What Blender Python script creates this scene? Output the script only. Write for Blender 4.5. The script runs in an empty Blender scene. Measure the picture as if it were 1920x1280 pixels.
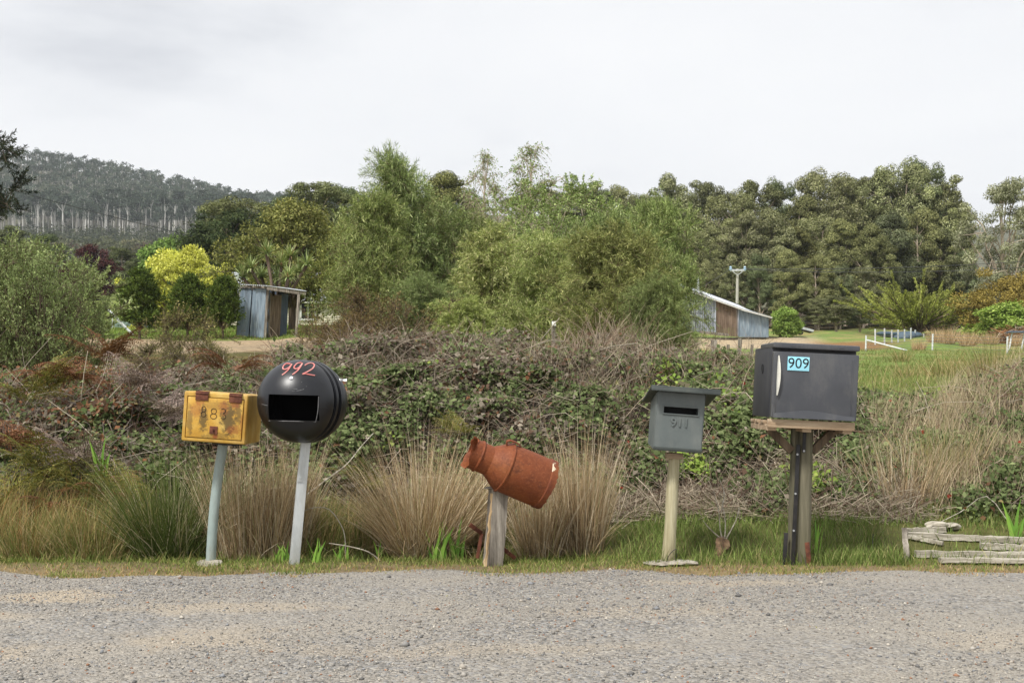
import bpy, bmesh, math, time
import numpy as np
from mathutils import Vector, Matrix
T0 = time.time()
C = bpy.context.scene.collection
F, Y0, H = 2134.0, 730.0, 0.98          # focal length in px of the 1920 frame, horizon row, eye height
PI = math.pi
rng = np.random.default_rng(7)

def P(px, py, Y):
    return np.array(((px-960)*Y/F, Y, H+(Y0-py)*Y/F))
def lin(c):
    c = np.asarray(c, float)/255.0
    return np.where(c <= .04045, c/12.92, ((c+.055)/1.055)**2.4)
def L4(c): return tuple(float(v) for v in lin(c))+(1.0,)

# ------------------------------------------------------------------ tagging
def tag(o, label=None, cat=None, group=None, kind=None):
    if label: o['label'] = label
    if cat: o['category'] = cat
    if group: o['group'] = group
    if kind: o['kind'] = kind
    return o
def thing(name, label, cat, loc=(0, 0, 0), group=None, rz=0, scale=None):
    o = bpy.data.objects.new(name, None); C.objects.link(o)
    o.empty_display_size = .1
    o.location = Vector([float(v) for v in loc]); o.rotation_euler = (0, 0, rz)
    if scale is not None: o.scale = scale
    return tag(o, label, cat, group)
def link(name, me, parent=None):
    o = bpy.data.objects.new(name, me); C.objects.link(o)
    if parent: o.parent = parent
    return o
def kids(o): return [c for c in bpy.data.objects if c.parent == o]

# ------------------------------------------------------------------ noise
_nr = np.random.default_rng(99)
_K = _nr.normal(size=(24, 2)); _K /= np.linalg.norm(_K, axis=1)[:, None]
_K *= _nr.uniform(.6, 1.6, size=(24, 1)); _PH = _nr.uniform(0, 6.28, 24)
def n2(x, y, s=1.0, o=0.0):
    x = np.asarray(x, float)*s+o; y = np.asarray(y, float)*s-o*.7
    r = np.zeros(np.broadcast(x, y).shape)
    for k, p in zip(_K, _PH):
        r = r+np.sin(k[0]*x*2.5+k[1]*y*2.5+p)
    return r/5.0
def sst(a, b, x):
    t = np.clip((np.asarray(x, float)-a)/(b-a), 0, 1); return t*t*(3-2*t)

# ------------------------------------------------------------------ terrain
def row2z(Ys, rows): return [H+(Y0-r)*y/F for y, r in zip(Ys, rows)]
_yn = [-60, 5.7, 6.2, 6.45, 6.7, 6.95, 7.3, 8, 9, 10]
_zl = [-.06, -.06, 0, .005, -.02, .0, .07, .25, .5, .7]
_zr = [-.06, -.06, 0, .02, .04, .075, .115, .3, .52, .7]
_yl = [12, 20, 30, 40, 47, 60, 80, 110, 200, 400]; _rl = [745, 703, 668, 645, 632, 614, 597, 580, 530, 500]
_yr = [12, 20, 30, 45, 60, 75, 95, 130, 200, 400]; _rr = [748, 722, 700, 673, 657, 632, 617, 603, 592, 580]
YL = _yn+_yl+[1500]; ZL = _zl+row2z(_yl, _rl)+[60]
YR = _yn+_yr+[1500]; ZR = _zr+row2z(_yr, _rr)+[60]
def pxof(X, Y): return 960+F*np.asarray(X)/np.maximum(np.asarray(Y), 3.0)
def g(X, Y):
    X = np.asarray(X, float); Y = np.asarray(Y, float)
    a = np.interp(Y, YL, ZL); b = np.interp(Y, YR, ZR)
    w = sst(900, 1260, pxof(X, Y)); z = a*(1-w)+b*w
    m = np.exp(-((X-5.0)/1.0)**2-((Y-9.6)/1.6)**2)*.28          # grassy mound at the right
    m = m+sst(4.3, 5.6, X)*sst(7.6, 9.5, Y)*(1-sst(14, 24, Y))*.12
    amp = np.interp(Y, [5, 6.3, 8, 20, 60, 200], [.006, .012, .04, .07, .12, .3])
    return z+m+n2(X, Y, .9)*amp*.5+n2(X, Y, .25, 3)*amp*.5
def G(px, Y): X = (px-960)*Y/F; return Vector((X, Y, float(g(X, Y))))

# ------------------------------------------------------------------ mesh builders
def mesh_np(name, V, faces, col=None, mat=None, smooth=False):
    me = bpy.data.meshes.new(name)
    V = np.asarray(V, np.float32)
    me.vertices.add(len(V)); me.vertices.foreach_set('co', V.ravel())
    idx = np.concatenate([f.ravel() for f in faces]).astype(np.int32)
    tot = np.concatenate([np.full(len(f), f.shape[1]) for f in faces]).astype(np.int32)
    st = np.concatenate(([0], np.cumsum(tot)[:-1])).astype(np.int32)
    me.loops.add(len(idx)); me.loops.foreach_set('vertex_index', idx)
    me.polygons.add(len(tot)); me.polygons.foreach_set('loop_start', st)
    me.polygons.foreach_set('loop_total', tot) if False else None
    if smooth: me.polygons.foreach_set('use_smooth', np.ones(len(tot), bool))
    me.update(calc_edges=True)
    if col is not None:
        a = me.color_attributes.new('tint', 'FLOAT_COLOR', 'POINT')
        c4 = np.ones((len(V), 4), np.float32); c4[:, :3] = col
        a.data.foreach_set('color', c4.ravel())
    if mat: me.materials.append(mat)
    return me
class Acc:                                     # collects pieces into one mesh
    def __init__(s): s.V = []; s.F = []; s.C = []; s.n = 0
    def add(s, V, F, col):
        V = V.reshape(-1, 3); col = np.broadcast_to(np.asarray(col, float), (len(V), 3)) if np.ndim(col) == 1 else col
        s.V.append(V); s.F += [f+s.n for f in F]; s.C.append(col); s.n += len(V)
    def mesh(s, name, mat, smooth=False):
        return mesh_np(name, np.concatenate(s.V), s.F, np.concatenate(s.C), mat, smooth)
def unit(v): return v/np.maximum(np.linalg.norm(v, axis=-1, keepdims=True), 1e-9)
def rdir(r, n): return unit(r.normal(size=(n, 3)))
def leaves(c, ax, nr, L, W, fold=.15, mid=.45):
    n = len(c); L = np.broadcast_to(L, n)[:, None]; W = np.broadcast_to(W, n)[:, None]
    sd = unit(np.cross(ax, nr)); nn = np.cross(sd, ax)
    m = c+ax*L*mid+nn*W*fold
    V = np.stack([c, m+sd*W/2, c+ax*L-nn*L*.08, m-sd*W/2], 1)
    return V, [np.arange(n*4).reshape(n, 4)]
def blades(b, az, lean, bend, L, W, K=4, twist=None, r=rng):
    n = len(b); t = np.linspace(0, 1, K)
    th = lean[:, None]+bend[:, None]*t[None, :]**1.3
    st = (L/(K-1))[:, None]
    dz = np.cos(th)*st; do = np.sin(th)*st
    z = np.concatenate([np.zeros((n, 1)), np.cumsum(dz[:, :-1], 1)], 1)
    o = np.concatenate([np.zeros((n, 1)), np.cumsum(do[:, :-1], 1)], 1)
    out = np.stack([np.cos(az), np.sin(az), np.zeros(n)], 1)
    tw = (az+PI/2 if twist is None else twist)
    sd = np.stack([np.cos(tw), np.sin(tw), np.zeros(n)], 1)
    ctr = b[:, None, :]+out[:, None, :]*o[..., None]; ctr[..., 2] += z
    w = (W[:, None]*(np.maximum(1-t**1.6, .06))[None, :]/2)[..., None]
    V = np.stack([ctr-sd[:, None, :]*w, ctr+sd[:, None, :]*w], 2)     # n,K,2,3
    base = (np.arange(n)*K*2)[:, None]+(np.arange(K-1)*2)[None, :]
    Fq = np.stack([base, base+1, base+3, base+2], -1).reshape(-1, 4)
    return V, [Fq]
def tubes(pts, rad, S=3):
    n, K = pts.shape[:2]
    tg = unit(np.gradient(pts, axis=1))
    ref = np.where(np.abs(tg[..., 2:3]) > .9, np.array([1., 0, 0]), np.array([0, 0, 1.]))
    a = unit(np.cross(tg, ref)); b = np.cross(tg, a)
    ang = np.arange(S)*2*PI/S
    V = pts[:, :, None, :]+rad[:, :, None, None]*(a[:, :, None, :]*np.cos(ang)[:, None]+b[:, :, None, :]*np.sin(ang)[:, None])
    i = (np.arange(n)*K*S)[:, None, None]+(np.arange(K-1)*S)[None, :, None]
    s = np.arange(S)[None, None, :]; s2 = (s+1) % S
    Fq = np.stack([i+s, i+s2, i+S+s2, i+S+s], -1).reshape(-1, 4)
    return V, [Fq]
PGAIN, PSAT = .98, .92
def pal(r, n, P_, jit=.16, idx=None, cj=.0):
    cols = np.array([lin(p[:3]) for p in P_])*PGAIN; lum = cols @ np.array([.3, .55, .15]); cols = lum[:, None]+(cols-lum[:, None])*PSAT; w = np.array([float(p[3]) if len(p) > 3 else 1. for p in P_]); w /= w.sum()
    c = cols[r.choice(len(P_), n, p=w)]*np.exp(r.normal(0, jit, (n, 1)))
    if idx is not None and cj > 0:
        c = c*np.exp(r.normal(0, cj, (idx.max()+1, 1)))[idx]
    return c

# ------------------------------------------------------------------ bmesh helpers for made things
def nb(): return bmesh.new()
def box(bm, c, s, M=None, bev=0, seg=2, taper=None):
    r = bmesh.ops.create_cube(bm, size=1.0); v = r['verts']
    for q in v:
        q.co = Vector((q.co.x*s[0], q.co.y*s[1], q.co.z*s[2]))
        if taper and q.co.z > 0: q.co.x *= taper; q.co.y *= taper
        q.co += Vector(c)
    if bev:
        e = list({e for q in v for e in q.link_edges})
        rr = bmesh.ops.bevel(bm, geom=e, offset=bev, segments=seg, affect='EDGES', profile=.6)
        v = list({q for f in rr['faces'] for q in f.verts} | {q for q in v if q.is_valid})
    if M is not None:
        bmesh.ops.transform(bm, matrix=M, verts=v)
    return v
def tube(bm, pts, rad, S=12, cap=True):
    pts = [Vector(p) for p in pts]; n = len(pts)
    rad = [rad]*n if np.isscalar(rad) else rad
    rings = []; a = None
    for i, p in enumerate(pts):
        t = (pts[min(i+1, n-1)]-pts[max(i-1, 0)]).normalized()
        if a is None: a = t.orthogonal().normalized()
        a = (a-t*a.dot(t)).normalized(); b = t.cross(a)
        rings.append([bm.verts.new(p+(a*math.cos(2*PI*k/S)+b*math.sin(2*PI*k/S))*rad[i]) for k in range(S)])
    for i in range(n-1):
        for k in range(S):
            bm.faces.new((rings[i][k], rings[i][(k+1) % S], rings[i+1][(k+1) % S], rings[i+1][k]))
    if cap:
        bm.faces.new(rings[0][::-1]); bm.faces.new(rings[-1])
    return rings
def beam(bm, p0, p1, w, d, up=(0, 1, 0), bev=.003, jitter=0, r=None, n=1):
    p0 = Vector(p0); p1 = Vector(p1); t = (p1-p0); Ln = t.length; t.normalize()
    y = Vector(up); y = (y-t*y.dot(t)).normalized(); x = y.cross(t)
    M = Matrix((x, y, t)).transposed().to_4x4(); M.translation = (p0+p1)/2
    if n <= 1: return box(bm, (0, 0, 0), (w, d, Ln), M, bev)
    rings = []
    for i in range(n+1):
        f = i/n-.5; k = 1
        cs = [(-.5, -.5), (.5, -.5), (.5, .5), (-.5, .5)]
        jx = r.normal()*jitter; jy = r.normal()*jitter
        rings.append([bm.verts.new(M @ Vector((a*w*k+jx+r.normal()*jitter*.5, b*d*k+jy+r.normal()*jitter*.5, f*Ln))) for a, b in cs])
    for i in range(n):
        for k in range(4):
            bm.faces.new((rings[i][k], rings[i][(k+1) % 4], rings[i+1][(k+1) % 4], rings[i+1][k]))
    bm.faces.new(rings[0][::-1]); bm.faces.new(rings[-1])
def lathe(bm, prof, M, S=48, close=False):
    rings = []
    for r, t in prof:
        rings.append([bm.verts.new(M @ Vector((r*math.cos(2*PI*k/S), r*math.sin(2*PI*k/S), t))) for k in range(S)])
    m = len(prof)
    for i in range(m if close else m-1):
        for k in range(S):
            bm.faces.new((rings[i][k], rings[i][(k+1) % S], rings[(i+1) % m][(k+1) % S], rings[(i+1) % m][k]))
    return rings
def axis_M(o, z):
    z = Vector(z).normalized(); x = Vector((0, 0, 1)).cross(z)
    x = x.normalized() if x.length > 1e-4 else Vector((1, 0, 0)); y = z.cross(x)
    M = Matrix((x, y, z)).transposed().to_4x4(); M.translation = Vector(o); return M
def obj(name, bm, mat, parent=None, sharp=35, recalc=True, label=None):
    if recalc: bmesh.ops.recalc_face_normals(bm, faces=bm.faces)
    me = bpy.data.meshes.new(name)
    bm.to_mesh(me); bm.free()
    root = parent
    off = Vector((0, 0, 0))
    while root is not None:
        off += root.location; root = root.parent
    me.transform(Matrix.Translation(-off))
    me.materials.append(mat)
    me.polygons.foreach_set('use_smooth', np.ones(len(me.polygons), bool))
    me.set_sharp_from_angle(angle=math.radians(sharp))
    o = link(name, me, parent)
    if label: o['label'] = label
    return o
def text_bm(body, size, M, extrude=0, bev=0, bold=0):
    cu = bpy.data.curves.new('t', 'FONT'); cu.body = body; cu.size = size; cu.extrude = extrude; cu.align_x = 'CENTER'; cu.align_y = 'CENTER'
    cu.bevel_depth = bev; cu.offset = bold
    o = bpy.data.objects.new('t', cu); C.objects.link(o)
    dg = bpy.context.evaluated_depsgraph_get(); me = bpy.data.meshes.new_from_object(o.evaluated_get(dg))
    bpy.data.objects.remove(o); bpy.data.curves.remove(cu)
    bm = nb(); bm.from_mesh(me); bpy.data.meshes.remove(me)
    bmesh.ops.transform(bm, matrix=M, verts=bm.verts); return bm
def corrugated(bm, a, b, c, d, waves, amp=.012, nv=2, sub=6):   # a,b bottom (u direction), d,c top; waves along u
    a, b, c, d = [Vector(v) for v in (a, b, c, d)]
    nrm = (b-a).cross(d-a).normalized(); nu = waves*sub; G_ = []
    for i in range(nu+1):
        u = i/nu; col = []
        for j in range(nv+1):
            v = j/nv
            p = a.lerp(b, u).lerp(d.lerp(c, u), v)+nrm*amp*math.sin(2*PI*waves*u)
            col.append(bm.verts.new(p))
        G_.append(col)
    for i in range(nu):
        for j in range(nv):
            bm.faces.new((G_[i][j], G_[i+1][j], G_[i+1][j+1], G_[i][j+1]))

# ------------------------------------------------------------------ materials
def newmat(name):
    m = bpy.data.materials.new(name); m.use_nodes = True; nt = m.node_tree
    for n in list(nt.nodes): nt.nodes.remove(n)
    out = nt.nodes.new('ShaderNodeOutputMaterial'); return m, nt, out
def N(nt, typ, **kw):
    n = nt.nodes.new('ShaderNode'+typ)
    for k, v in kw.items():
        if k in n.inputs.keys(): n.inputs[k].default_value = v
        else: setattr(n, k, v)
    return n
def ramp(nt, src, stops):
    r = nt.nodes.new('ShaderNodeValToRGB'); e = r.color_ramp.elements
    while len(e) < len(stops): e.new(.5)
    for q, (p, c) in zip(e, stops): q.position = p; q.color = c if len(c) == 4 else tuple(c)+(1,)
    nt.links.new(src, r.inputs[0]); return r.outputs[0]
def mixc(nt, f, a, b, mode='MIX'):
    m = nt.nodes.new('ShaderNodeMix'); m.data_type = 'RGBA'; m.blend_type = mode
    for s, v in ((m.inputs[0], f), (m.inputs[6], a), (m.inputs[7], b)):
        if hasattr(v, 'links') or isinstance(v, bpy.types.NodeSocket): nt.links.new(v, s)
        else: s.default_value = v
    return m.outputs[2]
def coords(nt, scale=(1, 1, 1), rot=(0, 0, 0)):
    tc = N(nt, 'TexCoord'); mp = N(nt, 'Mapping'); mp.inputs['Scale'].default_value = scale; mp.inputs['Rotation'].default_value = rot
    nt.links.new(tc.outputs['Object'], mp.inputs['Vector']); return mp.outputs[0]
def noise(nt, vec, scale=5, detail=5, rough=.6, dist=0):
    n = N(nt, 'TexNoise'); n.inputs['Scale'].default_value = scale; n.inputs['Detail'].default_value = detail
    n.inputs['Roughness'].default_value = rough; n.inputs['Distortion'].default_value = dist
    nt.links.new(vec, n.inputs['Vector']); return n.outputs['Fac']
def pmat(name, cols, scale=5, stretch=(1, 1, 1), rough=.6, bump=.3, bscale=None, metal=0, detail=6, spec=.5, lo=.3, hi=.7, extra=None, bdist=.01, rvar=0, objcol=False):
    m, nt, out = newmat(name)
    v = coords(nt, stretch)
    f = noise(nt, v, scale, detail)
    k = len(cols)
    c = ramp(nt, f, [(lo+(hi-lo)*i/max(k-1, 1), L4(q)) for i, q in enumerate(cols)])
    b = N(nt, 'BsdfPrincipled'); b.inputs['Roughness'].default_value = rough; b.inputs['Metallic'].default_value = metal
    b.inputs['Specular IOR Level'].default_value = spec
    if extra: c = extra(nt, c, v)
    if objcol:
        oi = N(nt, 'ObjectInfo'); c = mixc(nt, 1.0, c, oi.outputs['Color'], 'MULTIPLY')
    nt.links.new(c, b.inputs['Base Color'])
    if rvar:
        mr = N(nt, 'MapRange'); mr.inputs['To Min'].default_value = rough-rvar; mr.inputs['To Max'].default_value = rough+rvar
        nt.links.new(noise(nt, v, scale*.6, 4), mr.inputs['Value']); nt.links.new(mr.outputs[0], b.inputs['Roughness'])
    if bump:
        bp = N(nt, 'Bump'); bp.inputs['Strength'].default_value = bump; bp.inputs['Distance'].default_value = bdist
        nt.links.new(noise(nt, v, bscale or scale*3, 6, .65), bp.inputs['Height']); nt.links.new(bp.outputs[0], b.inputs['Normal'])
    nt.links.new(b.outputs[0], out.inputs[0]); return m
def foliage(name, trans=.28, gloss=.10, rough=.45):
    m, nt, out = newmat(name)
    at = N(nt, 'Attribute'); at.attribute_name = 'tint'
    oi = N(nt, 'ObjectInfo')
    c = mixc(nt, 1.0, at.outputs['Color'], oi.outputs['Color'], 'MULTIPLY')
    d = N(nt, 'BsdfDiffuse'); t = N(nt, 'BsdfTranslucent'); gl = N(nt, 'BsdfGlossy'); gl.inputs['Roughness'].default_value = rough
    ct = mixc(nt, 1.0, c, (1.15, 1.2, .7, 1), 'MULTIPLY')
    nt.links.new(c, d.inputs[0]); nt.links.new(ct, t.inputs[0])
    m1 = N(nt, 'MixShader'); m1.inputs[0].default_value = trans
    nt.links.new(d.outputs[0], m1.inputs[1]); nt.links.new(t.outputs[0], m1.inputs[2])
    m2 = N(nt, 'MixShader'); lw = N(nt, 'LayerWeight'); lw.inputs[0].default_value = .3
    mm = N(nt, 'Math', operation='MULTIPLY'); mm.inputs[1].default_value = gloss*3
    nt.links.new(lw.outputs['Fresnel'], mm.inputs[0]); nt.links.new(mm.outputs[0], m2.inputs[0])
    gl.inputs[0].default_value = (.8, .82, .85, 1)
    nt.links.new(m1.outputs[0], m2.inputs[1]); nt.links.new(gl.outputs[0], m2.inputs[2])
    nt.links.new(m2.outputs[0], out.inputs[0]); return m
M = {}
M['leaf'] = foliage('leaf', .15, .010)
M['gum'] = foliage('gum_leaf', .10, .012)
M['dry'] = foliage('dry_stem', .10, .006, .6)
M['needle'] = foliage('needle', .08, .006)
def bark(name, cols, **k): return pmat(name, cols, scale=3, stretch=(2, 2, .35), rough=.9, bump=.6, bscale=12, bdist=.03, objcol=True, **k)
M['bark_pale'] = bark('pale_bark', [(110, 98, 86), (165, 152, 136), (196, 186, 172)])
M['bark_white'] = bark('white_bark', [(190, 186, 178), (216, 213, 206), (232, 230, 225)])
M['bark_brown'] = bark('brown_bark', [(62, 50, 42), (98, 82, 68), (130, 112, 96)])

def dirt_extra(a, amt=.5, sc=14, st=(1, 1, .25)):
    def f(nt, c, v):
        tc = coords(nt, st); n = noise(nt, tc, sc, 6, .7)
        k = ramp(nt, n, [(.48, (0, 0, 0, 1)), (.68, (amt, amt, amt, 1))])
        return mixc(nt, k, c, L4(a))
    return f
def ell_mask(nt, c, rad, amt, v, ns=40, na=.9):
    tcx = N(nt, 'TexCoord'); mpx = N(nt, 'Mapping'); mpx.inputs['Location'].default_value = tuple(-a/b_ for a, b_ in zip(c, rad)); mpx.inputs['Scale'].default_value = tuple(1/b_ for b_ in rad)
    nt.links.new(tcx.outputs['Object'], mpx.inputs[0]); ln = nt.nodes.new('ShaderNodeVectorMath'); ln.operation = 'LENGTH'; nt.links.new(mpx.outputs[0], ln.inputs[0])
    ma = N(nt, 'Math', operation='MULTIPLY_ADD'); ma.inputs[1].default_value = na*2; ma.inputs[2].default_value = -na; nt.links.new(noise(nt, v, ns, 6, .7), ma.inputs[0])
    ad = N(nt, 'Math', operation='ADD'); nt.links.new(ln.outputs['Value'], ad.inputs[0]); nt.links.new(ma.outputs[0], ad.inputs[1])
    return ramp(nt, ad.outputs[0], [(.55, (amt, amt, amt, 1)), (1.0, (0, 0, 0, 1))])
def yellow_dirt(nt, c, v):
    # weathering where the photograph has it: sooty streaks right, centre left and along the left edge, rust under the lock and hinges
    o = Vector(P(402.5, 783, 6.2))-Vector((float(P(395, 1052, 6.38)[0]), 6.38, 0))
    for dx, dz, rx_, rz_, a in ((.075, -.01, .05, .10, .9), (-.06, -.01, .028, .085, .85), (-.135, -.02, .02, .10, .6), (.13, .03, .02, .09, .7), (.02, -.10, .10, .022, .45), (.03, .06, .12, .03, .3)):
        k = ell_mask(nt, (o.x+dx, o.y, o.z+dz), (rx_, .5, rz_), a, v, 55, 1.2); c = mixc(nt, k, c, L4((84, 68, 34)))
    for dx, dz, rx_, rz_, a in ((.004, -.105, .016, .03, .85), (.115, .075, .03, .035, .7), (-.075, .085, .03, .025, .5), (.15, -.05, .012, .08, .5), (.05, .05, .03, .05, .55), (-.10, .04, .04, .05, .5), (.10, -.07, .05, .03, .6)):
        k = ell_mask(nt, (o.x+dx, o.y, o.z+dz), (rx_, .5, rz_), a, v, 70, .9); c = mixc(nt, k, c, L4((140, 70, 30)))
    n2_ = noise(nt, coords(nt), 150, 3, .8); k2 = ramp(nt, n2_, [(.56, (0, 0, 0, 1)), (.66, (.5, .5, .5, 1))])
    return mixc(nt, k2, c, L4((110, 84, 40)))
M['yellow'] = pmat('weathered_yellow_paint', [(178, 132, 44), (194, 150, 58), (206, 172, 90)], 7, rough=.6, bump=.25, bscale=70, bdist=.003, extra=yellow_dirt)
M['yellow_rim'] = pmat('yellow_edge_paint', [(170, 128, 46), (188, 148, 60), (206, 176, 104)], 9, rough=.55, bump=.2, bscale=60, bdist=.003, extra=dirt_extra((140, 96, 36), .6, 7))
M['rust'] = pmat('rust', [(66, 36, 26), (96, 54, 38), (124, 76, 54)], 30, rough=.9, bump=.6, bscale=90, bdist=.004)
def can_extra(nt, c, v):
    n1 = noise(nt, coords(nt), 9, 6, .7, .4)
    k = ramp(nt, n1, [(.52, (0, 0, 0, 1)), (.66, (.7, .7, .7, 1))]); c = mixc(nt, k, c, L4((70, 36, 24)))
    n2_ = noise(nt, coords(nt), 85, 4, .75)
    k = ramp(nt, n2_, [(.5, (0, 0, 0, 1)), (.66, (.75, .75, .75, 1))]); return mixc(nt, k, c, L4((140, 82, 50)))
M['can'] = pmat('rusted_can_steel', [(94, 46, 22), (118, 60, 29), (130, 74, 36)], 6, rough=.66, bump=.5, bscale=110, bdist=.004, extra=can_extra, spec=.35)
def can_end(nt, c, v):
    n1 = noise(nt, coords(nt), 16, 4, .6, .3)
    k = ramp(nt, n1, [(.60, (0, 0, 0, 1)), (.63, (1, 1, 1, 1))]); return mixc(nt, k, c, L4((196, 182, 156)))
M['can_end'] = pmat('rusted_rim_flaking_paint', [(86, 42, 22), (112, 56, 28), (128, 72, 36)], 14, rough=.85, bump=.7, bscale=80, bdist=.006, extra=can_end)
M['black_plastic'] = pmat('black_plastic', [(9, 10, 14), (13, 15, 21), (20, 22, 28)], 6, rough=.36, bump=.08, bscale=50, bdist=.002, spec=.55, rvar=.1, extra=dirt_extra((60, 58, 56), .16, 7, (1, 1, .6)))
M['inside'] = pmat('dark_interior', [(8, 8, 9), (12, 12, 13)], 8, rough=.8, bump=0)
M['pink'] = pmat('pink_brush_paint', [(196, 98, 96), (212, 136, 130), (222, 176, 166)], 60, rough=.7, bump=.2, detail=3)
M['galv'] = pmat('galvanised_steel', [(170, 176, 178), (198, 202, 202), (214, 216, 214)], 9, (1, 1, .4), rough=.5, bump=.1, metal=.25, extra=dirt_extra((128, 126, 112), .5, 6))
M['steel_white'] = pmat('white_painted_steel', [(176, 182, 184), (206, 210, 210), (222, 224, 222)], 7, rough=.55, bump=.1)
M['pipe'] = pmat('pale_green_pipe_paint', [(126, 142, 138), (148, 162, 158), (164, 176, 170)], 6, (1, 1, .3), rough=.6, bump=.15, bscale=40, bdist=.002, extra=dirt_extra((112, 104, 84), .6, 9))
M['grey_paint'] = pmat('grey_green_paint', [(84, 91, 91), (94, 101, 100), (104, 110, 108)], 6, rough=.5, bump=.08, bscale=60, bdist=.002, extra=dirt_extra((122, 124, 118), .35, 12))
M['grey_roof'] = pmat('dark_grey_paint', [(46, 52, 50), (58, 64, 61), (72, 76, 70)], 10, rough=.6, bump=.15, bdist=.003)
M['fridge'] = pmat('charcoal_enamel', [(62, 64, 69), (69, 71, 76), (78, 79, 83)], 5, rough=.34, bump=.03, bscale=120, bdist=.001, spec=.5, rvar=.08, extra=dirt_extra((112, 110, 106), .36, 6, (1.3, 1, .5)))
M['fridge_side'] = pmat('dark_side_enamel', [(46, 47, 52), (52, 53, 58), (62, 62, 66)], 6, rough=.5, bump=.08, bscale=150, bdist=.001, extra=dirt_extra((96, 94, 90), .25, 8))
M['rubber'] = pmat('black_gasket', [(16, 16, 18), (26, 26, 28)], 20, rough=.7, bump=.1)
M['ivory'] = pmat('ivory_plastic', [(206, 204, 192), (224, 222, 212)], 20, rough=.4, bump=.04)
M['sign_blue'] = pmat('pale_blue_sign', [(140, 206, 226), (152, 216, 234), (162, 222, 238)], 16, rough=.45, bump=.03)
M['ink'] = pmat('black_paint', [(10, 10, 12), (20, 20, 22)], 40, rough=.6, bump=0)
M['ink_thin'] = pmat('faded_black_paint', [(36, 26, 14), (64, 48, 24), (120, 92, 38)], 90, rough=.8, bump=0)
M['plate'] = pmat('black_steel', [(18, 18, 20), (30, 29, 30), (46, 42, 40)], 20, rough=.55, bump=.15, bdist=.003)
M['bolt'] = pmat('bolt_steel', [(150, 152, 154), (196, 198, 198)], 30, rough=.4, metal=.5, bump=.1)
def wood(name, cols, st=(14, 14, .8), **k): return pmat(name, cols, scale=2.2, stretch=st, rough=.85, bump=.8, bscale=7, bdist=.008, detail=8, **k)
M['wood_grey'] = wood('weathered_grey_timber', [(58, 52, 46), (112, 104, 94), (150, 142, 130), (178, 170, 158)], extra=dirt_extra((64, 58, 50), .7, 6))
M['wood_pole'] = wood('pale_pine_post', [(132, 122, 92), (172, 164, 132), (194, 188, 158)], extra=dirt_extra((112, 100, 66), .6, 5))
M['wood_treated'] = wood('old_treated_post', [(62, 58, 46), (96, 92, 74), (122, 116, 96)], extra=dirt_extra((84, 84, 50), .5, 4))
M['wood_pallet'] = wood('pallet_timber', [(120, 98, 76), (170, 146, 118), (198, 178, 150)], st=(1, 14, 14), extra=dirt_extra((92, 76, 60), .6, 4, (.3, 1, 1)))
M['wood_brace'] = wood('brown_timber_brace', [(70, 58, 46), (104, 88, 70), (132, 114, 92)])
M['wood_split'] = wood('split_pale_timber', [(120, 92, 60), (196, 168, 128), (222, 204, 172)])
M['wood_fallen'] = wood('bleached_timber', [(98, 92, 80), (166, 158, 142), (204, 198, 184)], st=(.8, 14, 14))
M['wood_fence'] = wood('pale_grey_pole', [(150, 148, 138), (178, 175, 164), (196, 193, 184)])
M['wood_brown'] = wood('brown_weathered_boards', [(72, 58, 46), (112, 94, 78), (140, 122, 104)], st=(6, 6, .5))
M['wood_slate'] = wood('silver_weathered_boards', [(92, 98, 106), (140, 146, 154), (178, 184, 190)], st=(6, 6, .5))
M['iron_blue'] = pmat('blue_grey_corrugated_iron', [(104, 120, 134), (134, 150, 162), (168, 180, 188)], 3, (3, 3, .4), rough=.5, bump=.15, metal=.1, extra=dirt_extra((88, 92, 98), .7, 3, (3, 3, .25)))
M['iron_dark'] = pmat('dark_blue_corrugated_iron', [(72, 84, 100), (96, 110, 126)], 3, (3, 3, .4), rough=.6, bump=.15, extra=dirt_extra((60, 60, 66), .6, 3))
M['iron_roof'] = pmat('galvanised_roof_iron', [(172, 178, 186), (204, 208, 214), (222, 226, 230)], 2, (2, .5, 1), rough=.45, bump=.1, metal=.1, extra=dirt_extra((138, 134, 128), .5, 2, (2, .4, 1)))
M['weatherboard'] = pmat('cream_weatherboard', [(198, 192, 166), (218, 212, 188)], 4, rough=.6, bump=.1)
M['white_trim'] = pmat('white_trim', [(214, 214, 208), (230, 230, 226)], 6, rough=.5, bump=.1)
M['brick'] = pmat('chimney_red_brick', [(118, 62, 46), (150, 84, 62)], 12, rough=.85, bump=.3)
M['glass'] = pmat('dark_window_glass', [(20, 24, 26), (30, 34, 36)], 2, rough=.1, bump=0)
M['tarp'] = pmat('blue_tarp', [(56, 76, 94), (76, 96, 112)], 4, rough=.5, bump=.5, bdist=.1)
M['concrete'] = pmat('concrete', [(112, 104, 92), (156, 148, 134), (184, 178, 166)], 22, rough=.9, bump=.7, bdist=.01)
M['hessian'] = pmat('tan_bark_litter', [(70, 54, 40), (104, 82, 60), (128, 104, 78)], 40, rough=.9, bump=.6)
M['fence_green'] = pmat('grey_green_rail_paint', [(104, 122, 112), (124, 142, 132)], 5, rough=.7, bump=.1)
M['wire'] = pmat('wire', [(96, 96, 96), (130, 130, 128)], 5, rough=.5, metal=.4, bump=0)
M['cable'] = pmat('cable', [(52, 54, 54), (70, 70, 70)], 5, rough=.6, bump=0)
M['insulator'] = pmat('pale_blue_insulator', [(150, 178, 200), (180, 204, 222)], 5, rough=.3, bump=0)

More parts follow.
